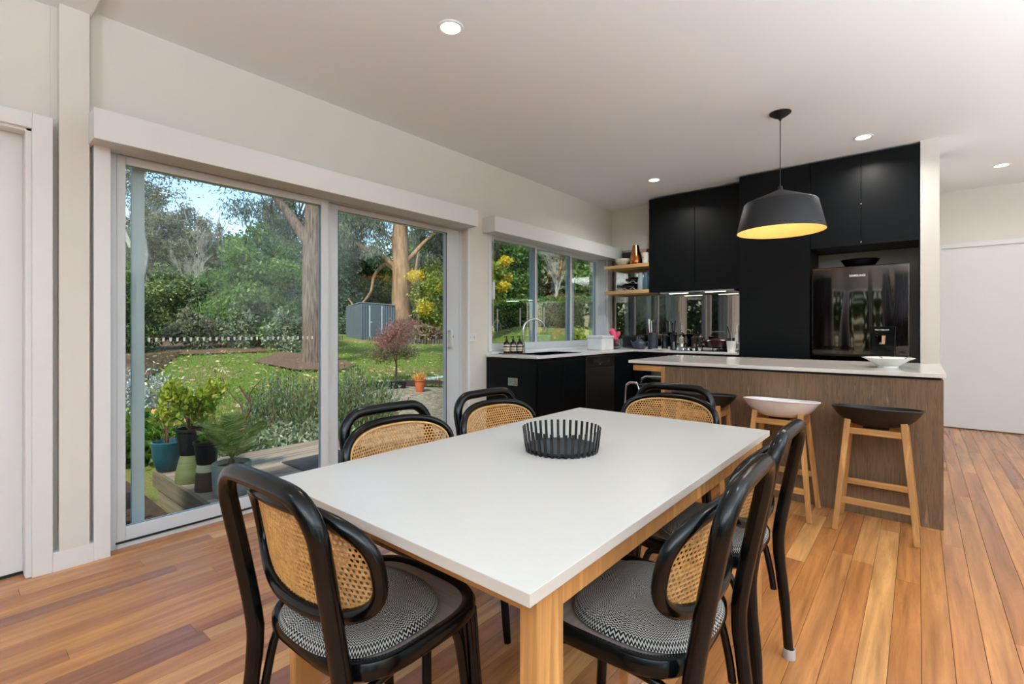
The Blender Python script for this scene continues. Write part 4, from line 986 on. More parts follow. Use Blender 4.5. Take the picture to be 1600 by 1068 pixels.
# ------------------------------------------------------------------ bar stools
def make_stool(x, label, m):
    t = thing('bar_stool', label, 'bar stool', (x, 3.497, 0), 0, 'bar stools along the island')
    N = 48
    def zt(th):  # rim height: high at the back (towards the room), lower at the front
        q = math.sin(th); return 0.706-0.030*(0.5+0.5*q)**1.5-0.004*abs(math.cos(th))**6
    def ring(s, dz, ds=0.0):
        out = []
        for j in range(N):
            th = 2*PI*j/N; c, q = math.cos(th), math.sin(th); n = 2.35
            a = 0.214*s+ds; b_ = 0.185*s+ds
            xx = a*math.copysign(abs(c)**(2/n), c); yy = b_*math.copysign(abs(q)**(2/n), q)
            f = max(0.0, (s-0.05)/0.95)**3.6; z = 0.590+(zt(th)-0.590)*f+dz
            out.append((xx, yy, z))
        return out
    S = [0.04, 0.25, 0.42, 0.56, 0.68, 0.78, 0.86, 0.92, 0.965, 0.99]
    b = MB(); b.rings([ring(s, 0) for s in S]+[ring(1.0, 0.001, 0.004), ring(1.0, 0.005, 0.002)]+[ring(s, 0.008, -0.003 if s > .1 else 0) for s in reversed(S)])
    b.build('seat', m, t, smooth=True)
    MB().box((-0.06, -0.05, 0.578), (0.06, 0.05, 0.590)).build('seat_bracket', matte_black, t, bevel=0.003)
    def P(sx, sy, z): k = z/0.625; return Vector((sx*(0.183-0.056*k), sy*(0.165-0.062*k), z))
    for sx in (-1, 1):
        for sy in (-1, 1): MB().bar(P(sx, sy, 0), P(sx, sy, 0.632), 0.026, 0.026, up=(0, 1, 0), w2=0.031, d2=0.031).build('leg', oak_m, t, bevel=0.003)
    for sy in (-1, 1):
        MB().bar(P(-1, sy, 0.568)+Vector((0.013, 0, 0)), P(1, sy, 0.568)-Vector((0.013, 0, 0)), 0.022, 0.034).build('seat_rail', oakx_m, t, bevel=0.002)
        z = 0.175 if sy < 0 else 0.215
        MB().bar(P(-1, sy, z)+Vector((0.012, 0, 0)), P(1, sy, z)-Vector((0.012, 0, 0)), 0.022, 0.034).build('foot_rail', oakx_m, t, bevel=0.002)
    for sx in (-1, 1): MB().bar(P(sx, -1, 0.568)+Vector((0, 0.013, 0)), P(sx, 1, 0.568)-Vector((0, 0.013, 0)), 0.022, 0.034).build('seat_rail', oak_m, t, bevel=0.002)
    return t
bs_m = plain('black_stool_shell', '#0b0b0e', 0.42); ws_m = plain('white_stool_shell', '#dcd8d8', 0.38)
make_stool(-0.187, 'black bar stool at the right-hand end of the island', bs_m)
make_stool(-0.678, 'white bar stool, the middle one along the island', ws_m)
make_stool(-1.165, 'black bar stool half hidden behind the far dining chair', bs_m)
# ------------------------------------------------------------------ outside: ground
def smooth01(a): a = np.clip(a, 0, 1); return a*a*(3-2*a)
def gridmesh():
    xs = np.concatenate([np.linspace(-75, -28, 30), np.linspace(-27.4, -3.45, 110)]); ys = np.concatenate([np.linspace(-26, -4, 18), np.linspace(-3.5, 30, 140), np.linspace(31, 70, 26)])
    X, Y = np.meshgrid(xs, ys, indexing='ij'); Z = np.vectorize(ground)(X, Y)+0.02*np.sin(X*1.7)*np.cos(Y*1.3)*(X < -7)
    n, m = X.shape; v = np.stack([X, Y, Z], -1).reshape(-1, 3).tolist()
    f = [(i*m+j, (i+1)*m+j, (i+1)*m+j+1, i*m+j+1) for i in range(n-1) for j in range(m-1)]
    me = bpy.data.meshes.new('lawn'); me.from_pydata(v, [], f); me.update()
    for p in me.polygons: p.use_smooth = True
    return me
k = NT('lawn_grass'); wv = k.coords('World')
g1 = k.noise(wv, 0.35, 4, 0.6); g2 = k.noise(wv, 5.0, 5, 0.7); g3 = k.noise(wv, 40, 3, 0.7)
c = k.ramp(g1, [(0.30, '#66782f'), (0.48, '#75883c'), (0.58, '#86834c'), (0.70, '#957f5a')])
c = k.mix(k.ramp(g2, [(0.35, (0, 0, 0)), (0.7, (1, 1, 1))]), c, k.mix(1.0, c, (1.3, 1.2, 0.9, 1), 'MULTIPLY'))
c = k.mix(k.ramp(g3, [(0.45, (0, 0, 0)), (0.7, (0.7, 0.7, 0.7))]), c, k.mix(1.0, c, (0.5, 0.55, 0.45, 1), 'MULTIPLY'))
k.l(c, k.b.inputs['Base Color']); k.set(Roughness=0.95); k.b.inputs['Specular IOR Level'].default_value = 0.1; k.bump(g3, 1.0, 0.04)
me = gridmesh(); me.materials.append(k.m); lawn = bpy.data.objects.new('lawn', me); COL.objects.link(lawn)
lawn['kind'] = 'stuff'; tag(lawn, 'green lawn sloping up to the trees', 'lawn')
rear = MB().add([(-3.3, -3.9, -0.45), (-3.3, -60, -0.45), (60, -60, -0.45), (60, -3.9, -0.45)], [(0, 1, 2, 3)]).add([(4.2, -3.9, -0.45), (60, -3.9, -0.45), (60, 40, -0.45), (4.2, 40, -0.45)], [(0, 1, 2, 3)])
o = rear.build('lawn', k.m); o['kind'] = 'stuff'; tag(o, 'lawn behind the house, seen only in reflections', 'lawn')

# gravel yard
gk = NT('gravel'); wv = gk.coords('World'); vo = gk.n('TexVoronoi'); vo.inputs['Scale'].default_value = 13; gk.l(wv, vo.inputs['Vector'])
cc = gk.mix(gk.ramp(gk.noise(wv, 7, 6, 0.75), [(0.38, (0, 0, 0)), (0.62, (1, 1, 1))]), '#7d6c52', '#cdbd9d'); cc = gk.mix(gk.ramp(vo.outputs['Distance'], [(0.0, (0, 0, 0)), (0.5, (0.6, 0.6, 0.6))]), cc, '#5b4d3a')
gk.l(cc, gk.b.inputs['Base Color']); gk.set(Roughness=0.95); gk.bump(vo.outputs['Distance'], 1.0, 0.02)
def patch(name, uvs, m, dz, label, cat):
    """a sheet of ground cover laid on the terrain"""
    P = [spot(u, t) for u, t in uvs]; n = 26; vs = []; fs = []
    c = sum(P, Vector())/len(P)
    ring = []
    for i in range(len(P)):
        a, b_ = P[i], P[(i+1) % len(P)]
        for k_ in range(6): ring.append(a.lerp(b_, k_/6))
    L = 9; N = len(ring)
    for l in range(1, L+1):
        for p in ring: q = c.lerp(p, l/L); vs.append((q.x, q.y, ground(q.x, q.y)+dz))
    vs.append((c.x, c.y, ground(c.x, c.y)+dz))
    for l in range(L-1):
        for j in range(N): fs.append((l*N+j, l*N+(j+1) % N, (l+1)*N+(j+1) % N, (l+1)*N+j))
    for j in range(N): fs.append((L*N, j, (j+1) % N))
    o = MB().add(vs, fs).build(name, m); o['kind'] = 'stuff'; return tag(o, label, cat)
patch('gravel', [(330, 6.5), (420, 8.6), (560, 10.5), (600, 12.0), (700, 12.0), (760, 11.5), (800, 6.0), (700, 5.0), (420, 5.3)], gk.m, 0.035, 'pale gravel yard between the deck and the lawn', 'gravel')
soil_bed = box('garden_soil', (-6.2, -3.5, -0.47), (-3.43, 1.27, -0.40), plain('dark_garden_soil', '#3a2a20', 0.95, c2='#4b382b', scale=20, bump=0.8, bscale=50)); soil_bed['kind'] = 'stuff'; tag(soil_bed, 'bare dark soil beside the end of the deck', 'soil')
mulch = plain('bark_mulch', '#5c4233', 0.95, c2='#7a5a44', scale=30, bump=0.8, bscale=60, kind='World')
patch('bark_mulch', [(395, 15.5), (460, 14.0), (530, 14.2), (556, 15.6), (520, 18), (440, 19)], mulch, 0.07, 'brown leaf litter around the big rough-barked gum', 'mulch')
patch('garden_mulch', [(186, 9.0), (225, 16), (345, 17.5), (420, 19), (400, 21), (200, 24), (150, 16)], mulch, 0.06, 'dark mulch under the left-hand shrubs', 'mulch')

# fallen leaves scattered on the lawn, and grass tufts
def scatter(name, n, size, m, label, cat, upright, t0=7.5, t1=26, u0=180, u1=960, aspect=2.2):
    U = RNG.uniform(u0, u1, n); T = t0+(t1-t0)*RNG.random(n)**1.3; a = (U-800)/F
    lim = np.interp(U, [180, 330, 420, 560, 600, 960], [6.0, 6.6, 8.7, 10.6, 12.2, 12.2]); T = np.maximum(T, lim+2.5*RNG.random(n)**2); x = (-SW+a*CW)*T; y = (CW+a*SW)*T; z = np.array([ground(p, q) for p, q in zip(x, y)])+0.02
    P = np.stack([x, y, z], 1); ax = RNG.normal(size=(n, 3)); ax[:, 2] = 2.2 if upright else 0.25*RNG.random(n); ax = norm(ax)
    sd = norm(np.cross(ax, RNG.normal(size=(n, 3)))); L = size*(0.6+0.9*RNG.random(n))[:, None]; W = L/aspect
    if not upright: P[:, 2] += 0.03
    q = np.stack([P, P+ax*L*0.45+sd*W*0.5, P+ax*L, P+ax*L*0.45-sd*W*0.5], axis=1)
    o = quads_object(name, q, RNG.random(n), m); return tag(o, label, cat)
grass_leaf = leaf_mat('grass_blade', [(0, '#4f7a1e'), (0.5, '#78983c'), (1, '#a8a862')])
dry_leaf = leaf_mat('dry_leaf', [(0, '#8f6a48'), (0.5, '#c0a078'), (1, '#dccba8')], 0.1)
scatter('grass_tufts', 60000, 0.07, grass_leaf, 'short grass blades standing on the lawn', 'grass', True, aspect=7)
scatter('fallen_leaves', 5200, 0.11, dry_leaf, 'pale dry gum leaves scattered on the lawn', 'fallen leaves', False, aspect=3.2)

# ------------------------------------------------------------------ deck
deck = thing('timber_deck', 'weathered grey timber deck outside the sliding door', 'deck', (0, 0, 0))
DX0, DX1, DY0, DY1, DZ = -5.29, -3.43, 1.27, 6.4, -0.12
nb = 15; wbd = (DX1-DX0)/nb; dmesh = None
for i in range(nb):
    x = DX0+i*wbd
    cuts = [DY0+0.03, DY0+0.03+[2.4, 3.3, 1.6, 2.9][i % 4], DY1]
    for j in range(2):
        b = MB(); L = cuts[j+1]-cuts[j]-0.004; b.box((0, 0, -0.028), (wbd-0.006, L, 0.0)); o = b.build('plank', deck_m, deck, bevel=0.003, bseg=1); o.location = (x, cuts[j], DZ)
box('fascia_board', (DX0, DY0, DZ-0.145), (DX1, DY0+0.028, DZ+0.001), fascia_m, deck, bevel=0.003)
box('fascia_board', (DX0+0.05, DY0+0.03, DZ-0.30), (DX1, DY0+0.055, DZ-0.148), fascia_m, deck, bevel=0.003)
for y in (DY0+0.1, 3.0, 4.8): box('bearer', (DX0+0.05, y, DZ-0.36), (DX1, y+0.09, DZ-0.03), fascia_m, deck)
b = MB(); b.box((0, 0, 0), (0.55, 0.85, 0.012)); mat_m = plain('coir_mat', '#2b2a2a', 0.95, c2='#3b3938', scale=50, bump=0.8, bscale=160)
o = tag(b.build('door_mat', mat_m, bevel=0.003), 'dark coir door mat on the deck by the glass door', 'door mat'); o.location = (-4.62, 2.12, DZ+0.001)

# ------------------------------------------------------------------ pots and plants on the deck
def on_deck(u, t): r = ray(u); return (r.x*t, r.y*t)
TP, GN, BR, GYP = on_deck(263, 4.36), on_deck(297, 4.05), on_deck(323, 3.84), on_deck(362, 3.70)
teal = plain('teal_glazed_pot', '#2b5560', 0.3, c2='#23474f', scale=5); potblack = plain('black_plastic_pot', '#17191d', 0.45); green_g = plain('green_glazed_pot', '#6b704a', 0.45, c2='#5d6240', scale=4, stretch=(1, 1, 18), bump=0.3, bscale=40)
greyp = plain('grey_concrete_pot', '#8d8d86', 0.7, bump=0.2, bscale=60); brownp = plain('brown_glazed_pot', '#4b3b35', 0.4, c2='#5b4a42', scale=4, stretch=(1, 1, 14)); creamp = plain('cream_glaze_band', '#cfc3a0', 0.45); soil_m = plain('potting_soil', '#2b2019', 0.95, bump=0.8, bscale=90)
leafA = leaf_mat('leaf_lime', [(0, '#6f8a26'), (0.5, '#9dac3c'), (1, '#ccc45c')], 0.45)
leafO = leaf_mat('leaf_autumn', [(0, '#c98a3a'), (0.5, '#e2a25c'), (1, '#e6c46a')], 0.3)
leafG = leaf_mat('leaf_bright', [(0, '#3f6a20'), (0.5, '#648c30'), (1, '#93ac4a')], 0.4)
leafP = leaf_mat('leaf_palm', [(0, '#5a7632'), (0.5, '#8a9c48'), (1, '#bcc070')], 0.35)
twig = plain('twig_bark', '#6b4a3c', 0.8)
def pot(label, p, prof, m, part='pot_body', soil=None, cat='plant pot'):
    t = thing('plant_pot', label, cat, (p[0], p[1], p[2]), 0)
    MB().lathe(prof, seg=36, cap1=False).build(part, m, t, smooth=True)
    if soil: MB().lathe([(soil[0], soil[1]-0.01), (soil[0], soil[1]), (0.001, soil[1]+0.012)], seg=24, cap1=False).build('soil', soil_m, t, smooth=True)
    return t
pot('teal glazed pot with a few bare stems, farthest left on the deck', (*TP, DZ), [(0.075, 0), (0.085, 0.01), (0.118, 0.12), (0.128, 0.22), (0.132, 0.262), (0.120, 0.268), (0.114, 0.25), (0.108, 0.14), (0.001, 0.13)], teal, soil=(0.113, 0.215))
t = thing('potted_twigs', 'sparse stems with orange leaves growing in the teal pot', 'plant', (*TP, DZ+0.22))
rt = random.Random(9); tips = []
for i in range(6):
    a = rt.uniform(0, 6.28); r = rt.uniform(0.05, 0.16); h = rt.uniform(0.16, 0.42)
    MB().tube(bez([(0.02*math.cos(a), 0.02*math.sin(a), 0.0), (r*0.5*math.cos(a), r*0.5*math.sin(a), h*0.55), (r*math.cos(a), r*math.sin(a), h)], 4), [0.004]*8+[0.002], 6).build('stem', twig, t); tips.append((r*math.cos(a), r*math.sin(a), h, 0.045, 0.045, 0.035))
leaves('foliage', tips, 60, 0.045, leafO, t, 1.6)
pot('green ribbed upturned pot holding up a black pot', (*GN, DZ), [(0.105, 0), (0.108, 0.01), (0.104, 0.07), (0.088, 0.15), (0.070, 0.225), (0.001, 0.226)], green_g)
t = pot('black plastic pot on top of the upturned green pot', (*GN, DZ+0.228), [(0.072, 0), (0.078, 0.01), (0.095, 0.19), (0.103, 0.195), (0.103, 0.215), (0.095, 0.215), (0.092, 0.18), (0.001, 0.17)], potblack, soil=(0.093, 0.185))
t = thing('potted_shrub', 'yellow-green leafy shrub growing in the raised black pot', 'plant', (*GN, DZ+0.228+0.19))
bl_ = []
for i in range(11):
    a = rt.uniform(0, 6.28); r = rt.uniform(0.08, 0.30); h = rt.uniform(0.14, 0.40)
    MB().tube(bez([(0, 0, 0), (r*0.4*math.cos(a), r*0.4*math.sin(a), h*0.6), (r*math.cos(a), r*math.sin(a), h)], 4), [0.004]*8+[0.002], 5).build('stem', twig, t); bl_.append((r*math.cos(a), r*math.sin(a), h-0.02, 0.085, 0.085, 0.095))
leaves('foliage', bl_, 1500, 0.055, leafA, t, 2.6, up=0.35)
pot('brown upturned pot with a cream glazed band', (*BR, DZ), [(0.082, 0), (0.084, 0.01), (0.078, 0.12), (0.072, 0.150)], brownp)
pb = MB().lathe([(0.0725, 0.150), (0.066, 0.205), (0.001, 0.206)], (*BR, DZ), 36, cap0=False, cap1=False).build('glaze_band', creamp, None, smooth=True)
ppar = [o for o in COL.objects if o.get('label') == 'brown upturned pot with a cream glazed band'][0]
pb.data.transform(Matrix.Translation((-BR[0], -BR[1], -DZ))); pb.parent = ppar; pb['label'] = 'cream glazed band'
pot('black plastic pot on top of the brown and cream pot', (*BR, DZ+0.208), [(0.066, 0), (0.070, 0.008), (0.086, 0.155), (0.094, 0.16), (0.094, 0.178), (0.086, 0.178), (0.083, 0.15), (0.001, 0.14)], potblack, soil=(0.084, 0.15))
t = thing('potted_seedling', 'small leafy plant in the black pot on the cream banded pot', 'plant', (*BR, DZ+0.208+0.15))
MB().tube([(0, 0, 0), (0.01, 0, 0.1)], 0.003, 5).build('stem', twig, t)
leaves('foliage', [(0, 0, 0.05, 0.06, 0.06, 0.05)], 120, 0.04, leafG, t, 2.2, up=0.3)
GP = (*GYP, DZ)
pot('wide grey concrete pot holding the small palm', GP, [(0.098, 0), (0.110, 0.008), (0.126, 0.06), (0.132, 0.20), (0.132, 0.255), (0.123, 0.258), (0.119, 0.24), (0.113, 0.20), (0.001, 0.19)], greyp, soil=(0.118, 0.222))
t = thing('potted_palm', 'small cycad palm with arching feathery fronds in the grey pot', 'plant', (GP[0], GP[1], GP[2]+0.225))
MB().lathe([(0.022, 0), (0.028, 0.02), (0.018, 0.05), (0.004, 0.06)], seg=12).build('stem', twig, t, smooth=True)
def frond(L, lift, seed):
    r_ = random.Random(seed); n = 24; P = []
    for i in range(n+1): s = i/n; P.append(Vector((0, L*(0.95*s), lift*L*(s*1.35-0.75*s*s))))
    b = MB(); b.tube(P[::3], 0.003, 5); vs = []; fs = []
    for i in range(3, n):
        s = i/n; ln = 0.11*math.sin(PI*min(1, s*0.9+0.12))**0.7+0.02
        for sd in (-1, 1):
            p = P[i]; tip = p+Vector((sd*ln*0.86, ln*0.5, ln*0.22-0.0*s)); q = (P[i]-P[i-1]).normalized()*0.0058
            md = p.lerp(tip, 0.5)+Vector((0, 0, 0.006)); base = len(vs); vs += [p-q, p+q, md+q*0.9, tip, md-q*0.9]; fs.append((base, base+1, base+2, base+3, base+4))
    b.add(vs, fs); me = b.mesh('frond'); at = me.attributes.new('tint', 'FLOAT', 'FACE'); at.data.foreach_set('value', [r_.random() for _ in me.polygons]); me.materials.append(leafP); return me
FM = [frond(0.30, 1.15, 1), frond(0.26, 1.7, 2), frond(0.33, 0.75, 3), frond(0.22, 2.2, 4)]
for i in range(12):
    o = bpy.data.objects.new('frond', FM[i % 4]); COL.objects.link(o); o.parent = t; o.location = (0, 0, 0.045); o.rotation_euler = (rt.uniform(-.1, .15), rt.uniform(-.1, .1), i*2.39996+rt.uniform(-.2, .2))

# ------------------------------------------------------------------ shrubs beside the deck
def shrub(name, label, p, blobs, n, size, m, aspect=2.4, up=0.0, stems=7, shell=0.35, cat='shrub', hs=0.7, group=None):
    t = thing(name, label, cat, tuple(p), 0, group)
    b = MB()
    for i in range(stems):
        bb = blobs[i % len(blobs)]; a = rt.uniform(0, 6.28)
        q = Vector((bb[0]+bb[3]*0.5*math.cos(a), bb[1]+bb[4]*0.5*math.sin(a), bb[2]+bb[5]*0.3))
        b.tube([(q.x*0.12, q.y*0.12, -0.05), (q.x*0.55, q.y*0.55, q.z*0.55), tuple(q)], [0.02*hs, 0.014*hs, 0.006*hs], 5)
    b.build('stems', twig, t); leaves('foliage', blobs, n, size, m, t, aspect, up, shell=shell); return t
rosem = leaf_mat('leaf_rosemary', [(0, '#4b5d38'), (0.5, '#6f8450'), (1, '#9aa87a')], 0.3)
silver = leaf_mat('leaf_silver', [(0, '#7a8078'), (0.5, '#a3a8a0'), (1, '#d0d2cc')], 0.15)
sage = leaf_mat('leaf_sage', [(0, '#56664a'), (0.5, '#7f8d6a'), (1, '#b4bb98')], 0.25)
blueflower = leaf_mat('blue_flower', [(0, '#7b86b8'), (1, '#a3abd2')], 0.2)
def spikes(name, label, p, W, D, Hh, n, m, flower=None, lean=0.3, group=None):
    """upright bush of many long leafy stems"""
    t = thing(name, label, 'shrub', tuple(p), 0, group); V = []; VF = []; sb = MB()
    for i in range(n):
        a = rt.uniform(0, 6.28); r = math.sqrt(rt.random()); bx, by = 0.35*W*r*math.cos(a), 0.35*D*r*math.sin(a)
        h = Hh*(0.55+0.45*rt.random())*(1-0.35*r*r); tx, ty = bx+W*lean*r*math.cos(a)+rt.uniform(-.08, .08), by+D*lean*r*math.sin(a)+rt.uniform(-.08, .08)
        P0, P1 = Vector((bx, by, -0.05)), Vector((tx, ty, h))
        if i % 3 == 0: sb.tube([P0, P0.lerp(P1, 0.6), P1], [0.006, 0.004, 0.002], 4)
        k_ = int(26*h/0.8)+8
        for j in range(k_):
            s = 0.15+0.85*j/k_; c_ = P0.lerp(P1, s)+Vector((rt.uniform(-.02, .02), rt.uniform(-.02, .02), 0)); (VF if flower and s > 0.72 and rt.random() < 0.045 else V).append(c_)
    sb.build('stems', twig, t)
    def mk(nm, V, m, size, asp):
        P = np.array([tuple(v) for v in V]); n_ = len(P); ax = RNG.normal(size=(n_, 3)); ax[:, 2] = np.abs(ax[:, 2])+1.3; ax = norm(ax); sd = norm(np.cross(ax, RNG.normal(size=(n_, 3)))); L = size*(0.6+0.8*RNG.random(n_))[:, None]; Wd = L/asp
        quads_object(nm, np.stack([P, P+ax*L*0.45+sd*Wd*0.5, P+ax*L, P+ax*L*0.45-sd*Wd*0.5], 1), np.clip(0.5+0.25*RNG.normal(size=n_), 0, 1), m, t)
    mk('foliage', V, m, 0.055, 4.5)
    if VF: mk('flowers', VF, flower, 0.028, 1.4)
    return t
spikes('rosemary_bush', 'tall rosemary bush with small blue flowers left of the door frame stile', spot(452, 6.7), 1.25, 0.9, 1.08, 420, rosem, blueflower)
spikes('rosemary_bush', 'rosemary bush leaning right behind the nearer left dining chair', spot(552, 6.9), 1.2, 0.8, 1.16, 420, rosem, blueflower, 0.42)
spikes('rosemary_bush', 'thin straggly rosemary between the rose twigs and the big bush', spot(398, 6.4), 0.7, 0.5, 0.62, 110, rosem, None)
shrub('sage_bush', 'low grey-green ground cover along the far edge of the deck', spot(455, 5.95), [(-0.5, -0.25, 0.16, 0.45, 0.32, 0.24), (0.1, 0.3, 0.18, 0.45, 0.32, 0.26), (-0.2, 0.0, 0.2, 0.5, 0.4, 0.22), (0.3, 0.55, 0.15, 0.35, 0.3, 0.22)], 5200, 0.07, sage, 2.8, 0.25)
shrub('sage_bush', 'low pale shrub at the deck edge right of the palm', spot(385, 5.7), [(0, 0, 0.15, 0.4, 0.4, 0.24), (-0.3, -0.3, 0.15, 0.35, 0.3, 0.2)], 2400, 0.06, sage, 2.8, 0.25)
shrub('silver_bush', 'round silver-leaved bush on the left beyond the teal pot', spot(238, 7.2), [(0, 0, 0.42, 0.42, 0.40, 0.42), (-0.2, -0.45, 0.45, 0.4, 0.4, 0.45), (0.15, 0.3, 0.3, 0.3, 0.3, 0.3)], 5200, 0.055, silver, 2.2, 0.2)
shrub('geranium_bush', 'lush green leafy plant behind the teal pot', spot(236, 5.9), [(0, 0, 0.25, 0.42, 0.35, 0.30), (-0.1, -0.45, 0.3, 0.42, 0.4, 0.32), (0.3, 0.3, 0.15, 0.3, 0.3, 0.2)], 3600, 0.085, leafG, 1.5, 0.1)
shrub('geranium_bush', 'bright green bush low at the left edge of the glass door', (-4.9, 0.45, -0.45), [(0, 0, 0.25, 0.45, 0.35, 0.30), (-0.5, 0.1, 0.35, 0.4, 0.35, 0.35), (0.45, -0.05, 0.2, 0.35, 0.35, 0.25)], 3600, 0.08, leafG, 1.6, 0.1)
t = thing('rose_bush', 'bare reddish pruned rose canes with one red bloom', 'shrub', tuple(spot(372, 6.0)))
for (pts) in (((0, 0, 0), (0.05, 0.02, 0.4), (-0.02, 0.05, 0.62), (-0.16, -0.05, 0.82), (-0.24, -0.1, 1.0)), ((0.05, 0.02, 0.4), (0.12, 0.1, 0.62), (0.10, 0.1, 0.80), (0.20, 0.2, 0.98)), ((0.0, 0, 0.1), (-0.2, -0.12, 0.3), (-0.32, -0.2, 0.55), (-0.36, -0.25, 0.7)), ((0.10, 0.1, 0.7), (0.03, 0.02, 0.86), (0.02, 0.0, 0.9)), ((0, 0, 0.1), (0.25, 0.2, 0.35), (0.4, 0.3, 0.6))):
    MB().tube(bez(pts, 4), [0.014-0.010*i/(4*(len(pts)-1)) for i in range(4*(len(pts)-1)+1)], 6).build('cane', plain('rose_cane', '#5d3a34', 0.7), t, smooth=True)
rb = MB(); blob(rb, (0.08, 0.02, 0.36), (0.03, 0.03, 0.028), 10, 6); rb.build('bloom', plain('rose_red', '#d8323c', 0.6), t, smooth=True)

# ------------------------------------------------------------------ small red-leaved tree, edging, pots on the gravel
bark_d = plain('dark_bark', '#4a3a30', 0.9, bump=0.5, bscale=30)
def branchy(t, name, base, tip, r0, m, n=4, spread=0.5, depth=2, part='branch', seg=6, rr_=None):
    """trunk with forking limbs, each limb its own mesh is too many: limbs of one order are joined"""
    rr_ = rr_ or rt; b = MB(); ends = []
    def grow(p, q, r, d):
        mid = p.lerp(q, 0.5)+Vector((rr_.uniform(-1, 1), rr_.uniform(-1, 1), 0))*(q-p).length*0.06
        b.tube([p, mid, q], [r, r*0.8, r*0.6], seg)
        if d == 0: ends.append(q); return
        L = (q-p).length
        for k_ in range(n):
            f = rr_.uniform(0.45, 1.0); s = p.lerp(q, f); dr = (q-p).normalized()+Vector((rr_.uniform(-1, 1), rr_.uniform(-1, 1), rr_.uniform(-0.2, 0.8)))*spread
            grow(s, s+dr.normalized()*L*rr_.uniform(0.45, 0.75), r*0.5, d-1)
    grow(Vector(base), Vector(tip), r0, depth); b.build(name, m, t, smooth=True); return ends
redleaf = leaf_mat('leaf_russet', [(0, '#6e4a44'), (0.5, '#96625a'), (1, '#b98a74')], 0.25)
olivel = leaf_mat('leaf_russet_olive', [(0, '#55482f'), (0.5, '#6e6742'), (1, '#8d8258')], 0.25)
p = spot(618, 12.6); t = thing('red_leaved_tree', 'small round russet-leaved tree in front of the shed', 'tree', tuple(p))
e_ = branchy(t, 'trunk', (0, 0, -0.05), (0.0, 0.02, 0.75), 0.035, bark_d, 5, 0.8, 2)
leaves('foliage', [(0, 0, 1.22, 0.42, 0.46, 0.38), (-0.15, -0.1, 1.05, 0.42, 0.42, 0.25), (0.15, 0.2, 1.45, 0.3, 0.34, 0.3)], 8500, 0.055, redleaf, t, 3.4, 0.35, shell=0.5)
leaves('lower_foliage', [(-0.15, -0.25, 0.72, 0.42, 0.42, 0.2), (0.05, 0.3, 0.78, 0.38, 0.38, 0.2)], 3200, 0.055, olivel, t, 3.4, 0.2, shell=0.5)
sleeper = plain('dark_sleeper', '#3c2b2a', 0.9, c2='#4a3634', scale=4, bump=0.5, bscale=20, kind='World')
ed = thing('garden_edging', 'dark curved sleeper edging between the gravel and the lawn', 'edging', (0, 0, 0))
ep = [(548, 10.2), (560, 10.9), (578, 11.4), (600, 11.8), (625, 12.05), (650, 12.2), (675, 12.3), (700, 12.3), (730, 12.2)]
for (u0, t0), (u1, t1) in zip(ep[:-1], ep[1:]):
    a, b_ = spot(u0, t0), spot(u1, t1); MB().bar(a+Vector((0, 0, 0.07)), b_+Vector((0, 0, 0.07)), 0.06, 0.20).build('sleeper', sleeper, ed, bevel=0.006)
for i, u in enumerate((586, 597, 608, 619, 630)):
    p = spot(u, 11.35+0.09*i)
    t = thing('nursery_pot', ['leftmost', 'second from the left', 'middle one', 'second from the right', 'rightmost'][i]+' of the small black nursery pots along the sleeper edging', 'plant pot', tuple(p+Vector((0, 0, 0.03))), 0, 'black nursery pots along the edging')
    MB().lathe([(0.06, 0), (0.08, 0.15), (0.085, 0.15), (0.085, 0.165), (0.075, 0.165), (0.001, 0.14)], seg=20, cap1=False).build('pot_body', potblack, t, smooth=True)
p = spot(656, 11.3); terr = plain('terracotta', '#c8683c', 0.7, c2='#b95a32')
t = thing('terracotta_pot', 'tall terracotta pot on the gravel with dry grass in it', 'plant pot', tuple(p+Vector((0, 0, 0.03))))
MB().lathe([(0.085, 0), (0.12, 0.26), (0.135, 0.262), (0.138, 0.30), (0.12, 0.30), (0.001, 0.27)], seg=28, cap1=False).build('pot_body', terr, t, smooth=True)
t2 = thing('potted_grass', 'tuft of dry grass in the terracotta pot', 'plant', tuple(p+Vector((0, 0, 0.30))))
leaves('foliage', [(0, 0, 0.03, 0.12, 0.12, 0.05)], 300, 0.12, leafO, t2, 8, 1.0)
for i, (u, tt_) in enumerate(((676, 13.6), (683, 12.75))):
    p = spot(u, tt_); o = tag(box('paving_slab', (-0.22, -0.5, 0), (0.22, 0.5, 0.05), plain('white_slab', '#d8d8d4', 0.7), bevel=0.005), ['pale paving slab lying on the lawn, farther one', 'pale paving slab lying on the lawn, nearer the sleepers'][i], 'paving slab'); o.location = p+Vector((0, 0, 0.01))

# ------------------------------------------------------------------ shed
shed_m = plain('grey_shed_steel', '#5b6167', 0.5, c2='#535a60'); shed_r = plain('shed_roof', '#7b8287', 0.5); shed_t = plain('shed_trim', '#c3c8ca', 0.5)
sc_ = spot(581, 29.5); q0, q1 = spot(541, 30.5), spot(564, 28.6); q2 = spot(618, 30.2)
t = thing('garden_shed', 'grey corrugated steel garden shed beneath the gum tree', 'shed', tuple(q1))
def wallrib(nm, p, q, h0, h1, sp=0.16):
    d = Vector((q.x-p.x, q.y-p.y, 0)); L = d.length; d.normalize(); nrm = Vector((d.y, -d.x, 0)); n = int(L/sp); b = MB(); top = []
    for i in range(n*4+1):
        s = L*i/(n*4); off = 0.03 if (i % 4) in (1, 2) else 0.0; P = p+d*s+nrm*off; top.append((P, h0+(h1-h0)*s/L))
    b.add([(P.x, P.y, P.z) for P, h in top]+[(P.x, P.y, P.z+h) for P, h in top], [(i, i+1, len(top)+i+1, len(top)+i) for i in range(len(top)-1)])
    return b.build(nm, shed_m, t)
L0 = Vector((0, 0, 0)); A_, B_ = q0-q1, q2-q1; A_.z = B_.z = 0
